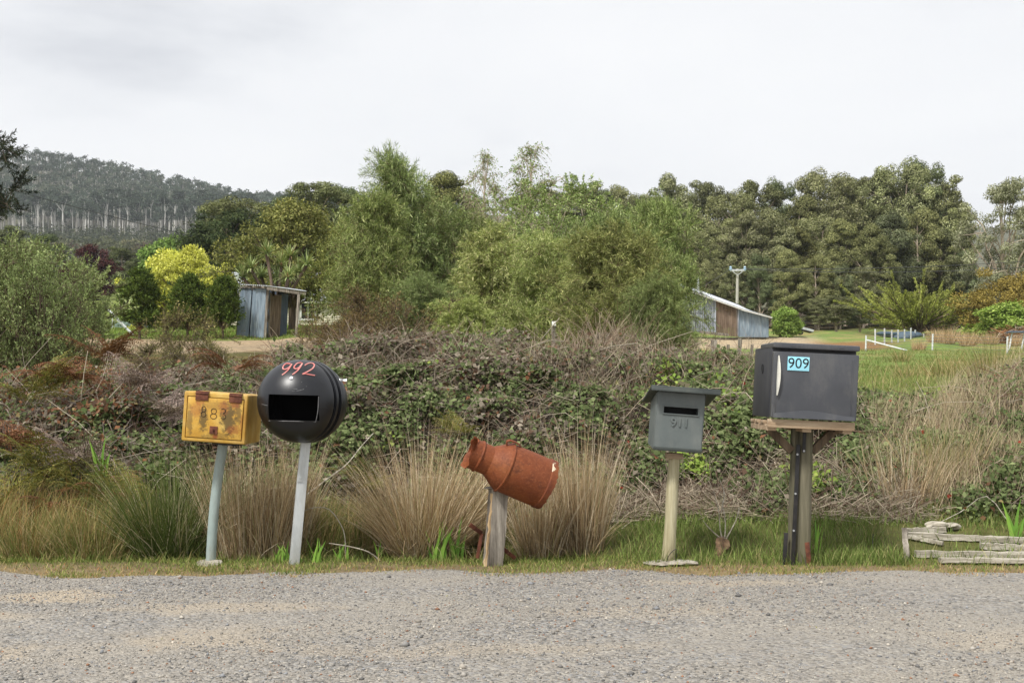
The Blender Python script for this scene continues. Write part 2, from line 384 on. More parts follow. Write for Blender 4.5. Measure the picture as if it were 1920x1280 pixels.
# ------------------------------------------------------------------ camera, light, sky
sc = bpy.context.scene
cam = bpy.data.cameras.new('camera'); co = bpy.data.objects.new('camera', cam); C.objects.link(co)
co.location = (0, 0, H); co.rotation_euler = (PI/2, 0, 0)
cam.sensor_width = 36; cam.lens = 36*F/1920; cam.shift_y = (Y0-640)/1920
cam.clip_start = .05; cam.clip_end = 6000; sc.camera = co
sc.view_settings.view_transform = 'Standard'; sc.view_settings.look = 'None'; sc.view_settings.exposure = 0.0; sc.view_settings.gamma = 1
SUN_EL, SUN_AZ = math.radians(53), math.radians(-145)        # azimuth from +Y towards +X: behind the camera, left
sd = Vector((math.sin(SUN_AZ)*math.cos(SUN_EL), math.cos(SUN_AZ)*math.cos(SUN_EL), math.sin(SUN_EL)))
sl = bpy.data.lights.new('sun', 'SUN'); so = bpy.data.objects.new('sun', sl); C.objects.link(so)
sl.energy = 4.3; sl.angle = math.radians(9); sl.color = (1, .97, .92)
so.rotation_euler = sd.to_track_quat('Z', 'Y').to_euler(); so.location = (-20, -20, 40)
w = bpy.data.worlds.new('World'); sc.world = w; w.use_nodes = True; nt = w.node_tree
for n in list(nt.nodes): nt.nodes.remove(n)
wo = N(nt, 'OutputWorld'); sky = N(nt, 'TexSky'); sky.sky_type = 'NISHITA'; sky.sun_disc = False
sky.sun_elevation = SUN_EL; sky.sun_rotation = SUN_AZ; sky.air_density = 1; sky.dust_density = 2
b1 = N(nt, 'Background'); b1.inputs[1].default_value = .12; nt.links.new(sky.outputs[0], b1.inputs[0])
tc = N(nt, 'TexCoord'); mp = N(nt, 'Mapping'); mp.inputs['Scale'].default_value = (1, 1, 2.6); mp.inputs['Location'].default_value = (.35, .2, .1)
nt.links.new(tc.outputs['Generated'], mp.inputs[0])
nf = noise(nt, mp.outputs[0], 2.6, 6, .52, .25)
# a grey cloud belly up and to the left, where the photograph has one
gd = N(nt, 'Vector'+'Math') if False else nt.nodes.new('ShaderNodeVectorMath'); gd.operation = 'DISTANCE'
cv = Vector((-740/F, 1, (Y0-125)/F)).normalized(); gd.inputs[1].default_value = cv; 
mp2 = N(nt, 'Mapping'); mp2.inputs['Scale'].default_value = (1, 1, 1.5); mp2.inputs['Location'].default_value = (0, 0, -.5*cv.z); nt.links.new(tc.outputs['Generated'], mp2.inputs[0]); nt.links.new(mp2.outputs[0], gd.inputs[0])
gm = ramp(nt, gd.outputs['Value'], [(.0, (.22, .22, .22, 1)), (.05, (.16, .16, .16, 1)), (.15, (0, 0, 0, 1))])
sb = N(nt, 'Math', operation='SUBTRACT'); nt.links.new(nf, sb.inputs[0]); nt.links.new(gm, sb.inputs[1])
cc = ramp(nt, sb.outputs[0], [(.20, (.64, .655, .69, 1)), (.34, (.82, .83, .85, 1)), (.46, (.90, .905, .915, 1)), (.64, (.94, .942, .945, 1))])
b2 = N(nt, 'Background'); b2.inputs[1].default_value = 1.13; nt.links.new(cc, b2.inputs[0])
ms = N(nt, 'MixShader'); ms.inputs[0].default_value = .93
nt.links.new(b1.outputs[0], ms.inputs[1]); nt.links.new(b2.outputs[0], ms.inputs[2]); nt.links.new(ms.outputs[0], wo.inputs[0])

# ================================================================== GROUND
def axis_grid(segs):
    o = []
    for a, b, n in segs: o += list(np.linspace(a, b, n, endpoint=False))
    return np.array(o+[segs[-1][1]])
gx = axis_grid([(-900, -150, 16), (-150, -40, 28), (-40, -9, 44), (-9, 9, 120), (9, 40, 44), (40, 150, 28), (150, 900, 16)])
gy = axis_grid([(-60, 3, 12), (3, 5.5, 12), (5.5, 13, 100), (13, 50, 90), (50, 140, 60), (140, 400, 24), (400, 1500, 12)])
XX, YY = np.meshgrid(gx, gy, indexing='ij'); ZZ = g(XX, YY)
px_ = pxof(XX, YY)
def cmix(a, b, w): return a*(1-w[..., None])+b*w[..., None]
col = np.broadcast_to(lin((140, 124, 98)), XX.shape+(3,)).copy()
nz = n2(XX, YY, .8); nz2 = n2(XX, YY, .22, 5)
col = cmix(col, lin((100, 100, 60)), sst(6.25, 6.55, YY))
col = cmix(col, lin((58, 48, 38)), sst(7.2, 7.9, YY+.2*nz))
left = 1-sst(560, 1000, px_); right = 1-left
rr = np.interp(YY, [7, 12, 20, 30, 40, 47, 60, 80, 110], [900, 745, 703, 668, 645, 632, 614, 597, 580])
col = cmix(col, cmix(np.broadcast_to(lin((92, 88, 54)), XX.shape+(3,)), lin((120, 100, 66)), sst(-.4, .6, nz)), left*sst(11.5, 14, YY))
drv = sst(30.5, 33, YY+nz)*(1-sst(43.6, 45.2, YY+.6*nz))
col = cmix(col, lin((158, 140, 118)), left*drv)
lawn = sst(43.8, 45.4, YY+.5*nz)
col = cmix(col, cmix(np.broadcast_to(lin((98, 120, 44)), XX.shape+(3,)), lin((122, 132, 74)), sst(-.3, .7, nz2+sst(50, 60, YY)*.5)), left*lawn)
pad = cmix(np.broadcast_to(lin((112, 132, 70)), XX.shape+(3,)), lin((146, 136, 92)), sst(-.1, .8, nz+.5*nz2))
pad = cmix(pad, lin((104, 92, 52)), .7*sst(.35, .9, n2(XX, YY, 1.7, 8))*(1-sst(30, 45, YY)))
col = cmix(col, pad, right*sst(10.8, 12.5, YY+.3*nz))
brn = sst(60.5, 62.5, YY+nz*1.5)*(1-sst(69, 71, YY))*sst(1440, 1500, px_)*(1-sst(1640, 1700, px_))
col = cmix(col, lin((134, 104, 72)), right*brn)
d2 = sst(60, 62, YY)*(1-sst(74, 76, YY))*sst(1100, 1250, px_)*(1-sst(1500, 1560, px_))
col = cmix(col, lin((172, 156, 134)), right*d2)
col = cmix(col, lin((62, 54, 38)), sst(88, 96, YY)*right*(1-sst(380, 420, YY)))
col = cmix(col, lin((88, 96, 50)), sst(120, 150, YY)*left)
nx, ny = XX.shape; ii = np.arange(nx*ny).reshape(nx, ny)
fq = np.stack([ii[:-1, :-1], ii[1:, :-1], ii[1:, 1:], ii[:-1, 1:]], -1).reshape(-1, 4)
m, nt, out = newmat('soil_and_grass'); at = N(nt, 'Attribute'); at.attribute_name = 'tint'
v = coords(nt); f1 = noise(nt, v, 7, 8, .7); c = mixc(nt, 1.0, at.outputs['Color'], ramp(nt, f1, [(.3, (.62, .6, .56, 1)), (.5, (1, 1, 1, 1)), (.72, (1.3, 1.28, 1.1, 1))]), 'MULTIPLY')
f2 = noise(nt, v, .7, 5, .6); c = mixc(nt, 1.0, c, ramp(nt, f2, [(.3, (.78, .82, .8, 1)), (.7, (1.15, 1.1, 1.0, 1))]), 'MULTIPLY')
b = N(nt, 'BsdfPrincipled'); b.inputs['Roughness'].default_value = .95; b.inputs['Specular IOR Level'].default_value = .15
nt.links.new(c, b.inputs['Base Color']); bp = N(nt, 'Bump'); bp.inputs['Strength'].default_value = .8; bp.inputs['Distance'].default_value = .06
nt.links.new(noise(nt, v, 16, 8, .7), bp.inputs['Height']); nt.links.new(bp.outputs[0], b.inputs['Normal']); nt.links.new(b.outputs[0], out.inputs[0])
tag(link('ground', mesh_np('ground', np.stack([XX, YY, ZZ], -1).reshape(-1, 3), [fq], col.reshape(-1, 3), m, True)), kind='structure')

# ---- gravel road
def road_z(X, Y):
    e = Y+.10*n2(X, 0*X, .9)+.06*n2(X, 0*X, 3.1, 2)+.03*n2(X, Y, 8)
    return n2(X, Y, .5)*.010+n2(X, Y, 2.3, 1)*.004-.075*sst(6.06, 6.5, e)+.012
rx = axis_grid([(-60, -7, 30), (-7, 7, 220), (7, 60, 30)]); ry = axis_grid([(-12, 2.5, 16), (2.5, 6.5, 90)])
XX, YY = np.meshgrid(rx, ry, indexing='ij'); nx, ny = XX.shape; ii = np.arange(nx*ny).reshape(nx, ny)
fq = np.stack([ii[:-1, :-1], ii[1:, :-1], ii[1:, 1:], ii[:-1, 1:]], -1).reshape(-1, 4)
m, nt, out = newmat('gravel'); v = coords(nt)
vo = N(nt, 'TexVoronoi'); vo.inputs['Scale'].default_value = 75; nt.links.new(v, vo.inputs['Vector'])
vo2 = N(nt, 'TexVoronoi'); vo2.inputs['Scale'].default_value = 190; nt.links.new(v, vo2.inputs['Vector'])
sx = N(nt, 'SeparateColor'); nt.links.new(vo.outputs['Color'], sx.inputs[0])
stone = ramp(nt, sx.outputs[0], [(0, L4((104, 102, 98))), (.3, L4((136, 132, 126))), (.6, L4((160, 153, 143))), (.85, L4((142, 142, 142))), (1, L4((182, 176, 164)))])
sx2 = N(nt, 'SeparateColor'); nt.links.new(vo2.outputs['Color'], sx2.inputs[0])
fine = ramp(nt, sx2.outputs[0], [(0, L4((126, 121, 112))), (.5, L4((158, 150, 138))), (1, L4((190, 182, 168)))])
big = noise(nt, coords(nt, (.55, 1.0, 1)), 1.7, 7, .65, .3)
k = ramp(nt, big, [(.36, (.3, .3, .3, 1)), (.60, (1, 1, 1, 1))])
c = mixc(nt, k, fine, stone)
def patch(cx, cy, rx_, ry_, amt):
    global c
    tcx = N(nt, 'TexCoord'); mpx = N(nt, 'Mapping'); mpx.inputs['Location'].default_value = (-cx/rx_, -cy/ry_, 0); mpx.inputs['Scale'].default_value = (1/rx_, 1/ry_, .01)
    nt.links.new(tcx.outputs['Object'], mpx.inputs[0]); ln = nt.nodes.new('ShaderNodeVectorMath'); ln.operation = 'LENGTH'; nt.links.new(mpx.outputs[0], ln.inputs[0])
    ad = N(nt, 'Math', operation='ADD'); nt.links.new(ln.outputs['Value'], ad.inputs[0])
    nn = N(nt, 'Math', operation='MULTIPLY_ADD'); nn.inputs[1].default_value = 2.4; nn.inputs[2].default_value = -1.2
    nt.links.new(noise(nt, v, 5, 6, .65), nn.inputs[0]); nt.links.new(nn.outputs[0], ad.inputs[1])
    kk = ramp(nt, ad.outputs[0], [(.45, (amt*.85, amt*.85, amt*.85, 1)), (1.05, (0, 0, 0, 1))])
    c = mixc(nt, kk, c, mixc(nt, .5, L4((196, 176, 146)), fine))
for q in [(-2.2, 5.42, .36, .22, .95), (-2.5, 4.95, .5, .12, .6), (-1.3, 5.1, .6, .16, .6), (-1.2, 4.45, .4, .3, .55), (1.1, 5.7, .5, .15, .6), (-.2, 4.2, .9, .15, .4), (-2.2, 4.2, .6, .25, .6), (.6, 4.9, .6, .2, .4), (1.9, 4.3, .5, .2, .35)]: patch(*q)
rd = noise(nt, v, 38, 4, .7); rk = ramp(nt, rd, [(.66, (0, 0, 0, 1)), (.73, (.75, .75, .75, 1))])
rm = noise(nt, v, 1.1, 4, .6); rk2 = ramp(nt, rm, [(.42, (0, 0, 0, 1)), (.62, (1, 1, 1, 1))])
c = mixc(nt, mixc(nt, 1.0, rk, rk2, 'MULTIPLY'), c, L4((150, 88, 58)))
b = N(nt, 'BsdfPrincipled'); b.inputs['Roughness'].default_value = .9; b.inputs['Specular IOR Level'].default_value = .25
nt.links.new(c, b.inputs['Base Color'])
hm = N(nt, 'Math', operation='MULTIPLY_ADD'); hm.inputs[1].default_value = -1.0; nt.links.new(vo.outputs['Distance'], hm.inputs[0]); nt.links.new(noise(nt, v, 60, 6, .7), hm.inputs[2])
bp = N(nt, 'Bump'); bp.inputs['Strength'].default_value = .9; bp.inputs['Distance'].default_value = .012
nt.links.new(hm.outputs[0], bp.inputs['Height']); nt.links.new(bp.outputs[0], b.inputs['Normal']); nt.links.new(b.outputs[0], out.inputs[0])
tag(link('road', mesh_np('road', np.stack([XX, YY, road_z(XX, YY)], -1).reshape(-1, 3), [fq], None, m, True)), kind='structure')
M['gravel'] = m

# ---- loose stones (stuff)
n = 70000; r = np.random.default_rng(3)
Ys = 3.5+2.95*r.random(n)**.85; Xs = (r.random(n)*2-1)*(Ys*.47+.5)
dens = sst(-.9, .5, n2(Xs, Ys, 1.3, 4)); k = r.random(n) < .18+.82*dens
Xs = Xs[k]; Ys = Ys[k]; n = len(Xs)
s = .0025*np.exp(r.normal(0, .42, n)); s = np.where(r.random(n) < .008, s*2.0, s)
base = np.array([(1, 0, 0), (0, 1, 0), (-1, 0, 0), (0, -1, 0), (0, 0, .8), (0, 0, -.8)], float)
dv = base[None]*(1+r.normal(0, .25, (n, 6, 1))); a = r.random(n)*6.28
ca, sa = np.cos(a)[:, None], np.sin(a)[:, None]
x = dv[..., 0]*1.35; y = dv[..., 1]
V = np.stack([(x*ca-y*sa)*s[:, None]+Xs[:, None], (x*sa+y*ca)*s[:, None]+Ys[:, None], dv[..., 2]*s[:, None]+road_z(Xs, Ys)[:, None]+s[:, None]*.35], -1)
tri = np.array([(0, 1, 4), (1, 2, 4), (2, 3, 4), (3, 0, 4), (1, 0, 5), (2, 1, 5), (3, 2, 5), (0, 3, 5)])
Ft = (np.arange(n)*6)[:, None, None]+tri[None]
cs = np.repeat(pal(r, n, [(142, 137, 129, 4), (110, 108, 105, 3), (160, 152, 140, 3), (128, 129, 131, 2), (180, 173, 160, .5), (146, 106, 80, .5)], .2), 6, 0)
m, nt, out = newmat('stone'); at = N(nt, 'Attribute'); at.attribute_name = 'tint'; b = N(nt, 'BsdfPrincipled'); b.inputs['Roughness'].default_value = .85; b.inputs['Specular IOR Level'].default_value = .3
nt.links.new(at.outputs['Color'], b.inputs['Base Color']); nt.links.new(b.outputs[0], out.inputs[0]); M['stone'] = m
tag(link('loose_gravel', mesh_np('loose_gravel', V.reshape(-1, 3), [Ft.reshape(-1, 3)], cs, m)), 'loose grey stones scattered over the gravel road', 'gravel', kind='stuff')

# ---- grass (stuff): green verge, rougher grass behind the posts, paddock tufts
A = Acc(); r = np.random.default_rng(11)
def grass(n, xf, y0, y1, Lr, Wd, P_, lean=(.1, .7), keep=None, zf=g, jit=.18):
    Y = y0+(y1-y0)*r.random(n); X = xf(Y, r.random(n))
    if keep is not None:
        k = r.random(n) < keep(X, Y); X, Y = X[k], Y[k]
    m_ = len(X); L = (Lr[0]+(Lr[1]-Lr[0])*r.random(m_)**1.5)
    V, Fc = blades(np.stack([X, Y, zf(X, Y)-.005], 1), r.random(m_)*6.28, r.uniform(*lean, m_)*.6, r.uniform(.1, 1.3, m_), L, Wd*r.uniform(.6, 1.3, m_), 4, r.random(m_)*6.28)
    A.add(V, Fc, np.repeat(pal(r, m_, P_, jit), 8, 0))
full = lambda Y, u: (u*2-1)*(Y*.455+.35)
greenP = [(122, 138, 62, 3), (100, 120, 52, 3), (148, 150, 84, 2), (170, 156, 104, 1)]
dryP = [(176, 150, 100, 3), (150, 124, 78, 2), (136, 136, 70, 2), (158, 106, 66, .8)]
edge = lambda X, Y: sst(6.06, 6.28, Y+.09*n2(X, 0*X, .9)+.06*n2(X, 0*X, 3.1, 2)+.11*n2(X, Y, 4.5))
gz = lambda X, Y: np.maximum(g(X, Y), np.where(Y < 6.42, road_z(X, Y), -9))
grass(34000, full, 6.0, 6.55, (.015, .05), .0042, greenP, (.2, 1.2), lambda X, Y: edge(X, Y)*(.2+.8*sst(-.7, .3, n2(X, Y, 2.6, 7)+.4*sst(6.2, 6.5, Y)))*(1-.5*(X > 1.0)), gz)
grass(13000, full, 5.92, 6.42, (.01, .03), .005, dryP, (.4, 1.4), lambda X, Y: edge(X, Y+.1)*(1-.6*sst(6.15, 6.35, Y)), gz)
grass(34000, lambda Y, u: .35+u*(Y*.46-.2), 6.3, 7.7, (.03, .12), .005, [(104, 122, 58, 4), (122, 138, 70, 3), (90, 106, 50, 2), (156, 148, 98, 1.2)], (.1, .9), lambda X, Y: sst(.5, 1.0, X)*(.35+.65*sst(-.6, .4, n2(X, Y, 1.4)))*(1-.8*sst(2.15, 2.3, X)*(1-sst(7.1, 7.25, Y))), gz)
grass(7000, full, 6.4, 7.3, (.03, .11), .0055, [(112, 122, 58, 3), (140, 128, 80, 3), (92, 108, 50, 2)], (.2, 1.1), lambda X, Y: 1-sst(.3, .9, X), gz)
grass(7000, full, 4.3, 6.15, (.006, .026), .005, [(136, 132, 72, 2), (160, 116, 74, 3), (112, 114, 62, 1), (150, 92, 60, 2)], (.6, 1.6), lambda X, Y: sst(.35, .9, n2(X, Y, 3.3, 2)+.5*n2(X, Y, 9))*(.25+.75*sst(5.3, 6.0, Y)), road_z)
tag(link('verge_grass', A.mesh('verge_grass', M['leaf'])), 'short green and straw grass along the road edge and around the post feet', 'grass', kind='stuff')
A = Acc()
prx = lambda Y, u: (560+u*560)*Y/F
grass(30000, prx, 11.2, 24, (.04, .14), .008, [(124, 140, 74, 3), (150, 150, 90, 2), (106, 122, 60, 2), (170, 156, 108, .6)], (.1, .9))
grass(22000, prx, 24, 58, (.07, .2), .02, [(120, 136, 72, 3), (146, 142, 88, 2), (108, 124, 64, 2)], (.2, 1.0))
grass(1000, prx, 11.2, 17, (.2, .5), .005, [(196, 176, 130, 3), (170, 150, 104, 2)], (.0, .5), lambda X, Y: sst(-.2, .6, n2(X, Y, .8, 2)))
lfx = lambda Y, u: (-800+u*480)*Y/F
grass(16000, lfx, 45, 62, (.06, .2), .03, [(106, 130, 48, 3), (124, 138, 66, 2), (140, 140, 84, 1)], (.2, 1.0))
tag(link('paddock_grass', A.mesh('paddock_grass', M['leaf'])), 'grazed green and straw grass over the paddock and the lawn', 'grass', kind='stuff')

# ================================================================== BRAMBLE BANK (stuff)
cr_px = [-400, 0, 200, 300, 450, 600, 750, 900, 1100, 1230, 1330, 1460, 1620, 1700, 1780, 1880, 2000, 2400]
cr_rw = [720, 712, 706, 704, 692, 656, 646, 642, 646, 662, 668, 690, 752, 766, 762, 742, 716, 700]
def thick(X, Y):
    px = pxof(X, Y); full_ = np.maximum(H+(Y0-np.interp(px, cr_px, cr_rw))*9.8/F-.67, .06)
    rmp = sst(7.25, 8.7, Y+.22*n2(X, 0*X, 1.2, 3)+.08*n2(X, 0*X, 4))
    off = 1-sst(10.6, 12.2, Y)
    return np.maximum(full_*rmp*off*np.clip(1+.30*n2(X, Y, 1.9, 1)+.22*n2(X, Y, 4.6), .4, 1.12)*.95, .02)
A = Acc(); r = np.random.default_rng(21)
def bank_pts(n, pxlo=-330, pxhi=2250, front=.62):
    Y = np.where(r.random(n) < front, 7.3+1.5*r.random(n), 8.5+3.2*r.random(n)**1.2)
    px = r.uniform(pxlo, pxhi, n); X = (px-960)*Y/F; return X, Y, px
ns = 46000; X, Y, px = bank_pts(ns); t = thick(X, Y); gg = g(X, Y)
dep = r.exponential(.06, ns); hol = n2(X, gg+t-dep+Y*.6, 4.2, 5)
k = (dep < t+.02) & (t > .05) & (r.random(ns) > .72*sst(1720, 1800, px+40*n2(X, Y, 2))) & (r.random(ns) < .12+.88*sst(-.75, -.2, hol))
X, Y, px, t, gg, dep, hol = [q[k] for q in (X, Y, px, t, gg, dep, hol)]; ns = len(X); nl = 5
z = gg+t-dep; stem = np.stack([X, Y-.10*hol-.04, z], 1); sdir = unit(np.stack([r.normal(0, 1, ns), r.normal(-.3, .6, ns), r.normal(.15, .55, ns)], 1))
ix = np.repeat(np.arange(ns), nl); kk = np.tile(np.arange(nl), ns); n = ns*nl; fl = kk/(nl-1.)-.5; ln_ = r.uniform(.07, .17, ns)
base = stem[ix]+sdir[ix]*(fl*ln_[ix])[:, None]+r.normal(0, .006, (n, 3)); base[:, 2] -= .05*fl**2
X, Y, px, t, z = X[ix], Y[ix], px[ix], t[ix], base[:, 2]
up = unit(np.stack([r.normal(0, .35, n), -.5+r.normal(0, .35, n), .7+r.normal(0, .35, n)], 1)+.4*rdir(r, ns)[ix])
sidev = np.cross(sdir[ix], up); ax = unit(sidev*np.where(kk % 2 == 0, 1, -1)[:, None]+sdir[ix]*.6+r.normal(0, .3, (n, 3))); ax = unit(ax-up*np.sum(ax*up, 1, keepdims=True)*.8)
pn = n2(X, z*1.3+Y*.7, 2.4, 2); ps = n2(X, z, .9, 6)
Pdead = [(118, 108, 94, 3), (98, 88, 76, 3), (140, 130, 114, 1.5), (96, 76, 62, 2), (98, 98, 70, 2)]
Pgrn = [(96, 108, 66, 4), (80, 94, 54, 3), (116, 126, 82, 2), (104, 98, 76, .8)]
Pyng = [(128, 150, 58, 3), (112, 136, 54, 3), (150, 164, 78, 1.5)]
Prst = [(122, 82, 56, 2), (104, 74, 54, 2), (120, 106, 70, 1), (132, 98, 74, 1)]
wd = .28+.5*pn+.30*sst(1.0, 1.35, z)-.5*sst(1150, 1300, px)
wy = -.75+.7*n2(X, z, 3.6, 9)+.5*sst(1180, 1320, px)*(1-sst(1650, 1750, px))-.5*sst(1.05, 1.3, z)*(1-sst(1200, 1300, px))
wr = -.95+.7*ps+1.0*(1-sst(230, 420, px))
u = (r.random(ns)[ix]*.75+r.random(n)*.25)
cD, cG, cY_, cR = pal(r, n, Pdead, .2), pal(r, n, Pgrn, .2), pal(r, n, Pyng, .15), pal(r, n, Prst, .2)
c = np.where((u < np.clip(wd, .12, .9))[:, None], cD, cG); u = (r.random(ns)[ix]*.8+r.random(n)*.2)
c = np.where((u < np.clip(wy, .02, .8))[:, None], cY_, c); u = r.random(n)
c = np.where((u < np.clip(wr, .02, .8))[:, None], cR, c)
red = r.random(n) < .0016*(px > 800); c[red] = lin((142, 56, 44))
L = r.uniform(.026, .056, n); V, Fc = leaves(base, ax, up, L, L*r.uniform(.55, .85, n), .18)
A.add(V, Fc, np.repeat(c, 4, 0))
def canes(n, pxlo, pxhi, P_, Lr, rad, ylo=7.35, yhi=10.5, depm=.08, bend=.6, upb=.3, zlim=None, thk=None):
    Y = r.uniform(ylo, yhi, n); px = r.uniform(pxlo, pxhi, n); X = (px-960)*Y/F
    t = thick(X, Y); z = g(X, Y)+np.maximum(t-r.exponential(depm, n), .02)
    if zlim: k = (z > zlim[0]) & (z < zlim[1]); X, Y, z = X[k], Y[k], z[k]
    n = len(X); L = r.uniform(*Lr, n)
    d = unit(np.stack([r.normal(0, 1, n), r.normal(-.15, .5, n), r.normal(upb, .7, n)], 1))
    b_ = rdir(r, n)*bend; b_[:, 2] -= bend*.7
    tt = np.linspace(-.5, .5, 6); pts = np.stack([X, Y, z], 1)[:, None]+d[:, None]*(tt[None, :]*L[:, None])[..., None]+b_[:, None]*((tt[None, :]**2)*L[:, None])[..., None]
    rr_ = (rad*r.uniform(.5, 1.6, n))[:, None]*np.linspace(1.2, .5, 6)[None]
    V, Fc = tubes(pts, rr_, 3); A.add(V, Fc, np.repeat(pal(r, n, P_, .2), 18, 0))
cane_p = [(150, 136, 120, 3), (176, 162, 140, 2), (116, 92, 78, 2), (110, 70, 62, 1.2), (134, 124, 92, 1)]
canes(7000, -300, 2200, cane_p, (.12, .6), .0018)
canes(6500, 1120, 1720, [(190, 176, 154, 3), (162, 146, 126, 3), (118, 96, 82, 2)], (.15, .6), .002, 7.3, 8.2, .25, .5, .3, (.1, .62))
canes(2600, 330, 1160, [(176, 162, 144, 3), (150, 134, 116, 2), (130, 104, 88, 1)], (.15, .5), .0018, 7.9, 10.2, .05, .5, .5)
canes(2500, -200, 360, [(150, 138, 128, 3), (124, 100, 84, 2), (172, 160, 150, 1)], (.15, .6), .002, 7.4, 9.5, .1, .7, .2)
canes(260, -100, 2100, [(190, 178, 158, 3), (160, 144, 126, 2)], (.6, 1.3), .0028, 7.4, 9.8, .02, .8, .5)
tag(link('bramble_thicket', A.mesh('bramble_thicket', M['leaf'])), 'tangled bramble bank with dull green leaves and dead grey canes behind the mailboxes', 'brambles', kind='stuff')
# dry stalks standing on the crest
A = Acc()
def stalks(n, pxlo, pxhi, ylo, yhi, Lr, P_, rad=.0022, sink=.12, lean=.25):
    Y = r.uniform(ylo, yhi, n); px = r.uniform(pxlo, pxhi, n); X = (px-960)*Y/F; z = g(X, Y)+np.maximum(thick(X, Y)-sink, 0)
    cl = n2(X, Y, 3, 4); k = r.random(n) < sst(-.5, .6, cl); X, Y, z = X[k], Y[k], z[k]; n = len(X)
    L = r.uniform(*Lr, n); d = np.stack([r.normal(0, lean, n), r.normal(0, lean, n), np.ones(n)], 1); bb = np.stack([r.normal(0, .3, n), r.normal(0, .3, n), -np.abs(r.normal(0, .15, n))], 1)
    tt = np.linspace(0, 1, 5); pts = np.stack([X, Y, z], 1)[:, None]+d[:, None]*(tt*L[:, None])[..., None]+bb[:, None]*((tt**2)*L[:, None])[..., None]
    V, Fc = tubes(pts, (rad*r.uniform(.5, 1.5, n))[:, None]*np.linspace(1.1, .5, 5)[None], 3); A.add(V, Fc, np.repeat(pal(r, n, P_, .18), 15, 0))
stP = [(178, 162, 138, 3), (150, 130, 108, 2), (122, 96, 80, 1)]
stalks(1150, 990, 1235, 8.6, 10.4, (.2, .5), stP)
stalks(420, 640, 1010, 8.8, 10.4, (.15, .4), stP, lean=.5)
stalks(420, 1230, 1440, 9, 10.6, (.15, .4), stP, lean=.35)
stalks(300, 380, 640, 8.6, 10.4, (.15, .35), stP, lean=.5)
tag(link('dry_stalks', A.mesh('dry_stalks', M['dry'])), 'pale dry weed stalks standing along the top of the bramble bank', 'dry stalks', kind='stuff')
A = Acc(); r = np.random.default_rng(23)
def straw(n, pxlo, pxhi, ylo, yhi, Lr, Wd, P_, keep=None):
    Y = r.uniform(ylo, yhi, n); px = r.uniform(pxlo, pxhi, n); X = (px-960)*Y/F
    k = r.random(n) < sst(-.8, .4, n2(X, Y, 1.5, 3)); X, Y = X[k], Y[k]; m_ = len(X)
    V, Fc = blades(np.stack([X, Y, g(X, Y)+.3*thick(X, Y)], 1), r.normal(.4, 1.3, m_), r.uniform(.05, .5, m_), r.uniform(.1, 1.1, m_), r.uniform(*Lr, m_), Wd*r.uniform(.6, 1.4, m_), 4, r.random(m_)*6.28)
    A.add(V, Fc, np.repeat(pal(r, m_, P_, .15), 8, 0))
stw = [(186, 168, 138, 4), (164, 146, 116, 3), (148, 148, 102, 2.5), (134, 112, 88, 1)]
straw(5000, 1740, 2250, 7.4, 8.4, (.12, .38), .0042, stw)
straw(7000, 1760, 2250, 8.2, 11.0, (.15, .42), .0045, stw)
straw(3000, 1620, 1800, 7.9, 10.2, (.12, .36), .004, stw)
straw(5000, -250, 270, 6.75, 7.4, (.15, .42), .0042, [(178, 152, 100, 3), (142, 136, 78, 3), (118, 124, 66, 2), (164, 110, 66, .8)])
straw(2600, 250, 420, 6.8, 7.3, (.08, .3), .0042, [(150, 140, 86, 3), (112, 122, 62, 2), (178, 152, 100, 2)])
straw(3000, 560, 720, 6.8, 7.5, (.1, .3), .004, [(170, 146, 100, 3), (128, 128, 70, 3), (104, 118, 58, 2)])
tag(link('rank_grass', A.mesh('rank_grass', M['dry'])), 'long straw coloured grass on the right slope and in the ditch at left', 'grass', kind='stuff')
print('stuff', round(time.time()-T0, 1))

# ================================================================== MAILBOXES
def frame(px, py, Y, roll, pitch=0, yaw=0):
    return Matrix.Translation(Vector(P(px, py, Y))) @ Matrix.Rotation(math.radians(yaw), 4, 'Z') @ Matrix.Rotation(math.radians(roll), 4, 'Y') @ Matrix.Rotation(math.radians(pitch), 4, 'X')
def strokes(bm, lines, fn, rad, S=5):
    for ln in lines:
        pts = [Vector(fn(*q)) for q in ln]
        # smooth by Catmull-Rom
        sm = []
        for i in range(len(pts)-1):
            p0, p1, p2, p3 = pts[max(i-1, 0)], pts[i], pts[i+1], pts[min(i+2, len(pts)-1)]
            for t in (0, .25, .5, .75):
                sm.append(.5*((2*p1)+(p2-p0)*t+(2*p0-5*p1+4*p2-p3)*t*t+(3*p1-p0-3*p2+p3)*t**3))
        sm.append(pts[-1]); tube(bm, sm, rad, S)
XZ = Matrix.Rotation(PI/2, 4, 'X')                    # text plane XY -> XZ facing -Y

# ---- yellow box 883
YF = 6.20; ys = F/YF
base = P(395, 1052, 6.38); base[2] = g(base[0], 6.38)
t = thing('yellow_mailbox', 'weathered yellow metal letterbox numbered 883 on a pale green pipe post', 'mailbox', base, 'letterboxes along the roadside')
Mf = frame(402.5, 783, YF, 4.0); W_, H_, D_ = .349, .272, .37
bm = nb(); box(bm, (0, D_/2, 0), (W_, D_, H_), Mf, .012, 3)
body = obj('box_body', bm, M['yellow_rim'], t)
cut = nb(); box(cut, (0, -.005, -.003), (W_-.036, .03, H_-.044), Mf)
cutter = obj('cut', cut, M['yellow_rim'])
def boolean(o, cutter):
    md = o.modifiers.new('b', 'BOOLEAN'); md.operation = 'DIFFERENCE'; md.solver = 'EXACT'; md.object = cutter
    dg = bpy.context.evaluated_depsgraph_get(); dg.update()
    me = bpy.data.meshes.new_from_object(o.evaluated_get(dg)); o.modifiers.clear(); o.data = me
    me.polygons.foreach_set('use_smooth', np.ones(len(me.polygons), bool)); me.set_sharp_from_angle(angle=math.radians(35))
    bpy.data.objects.remove(cutter)
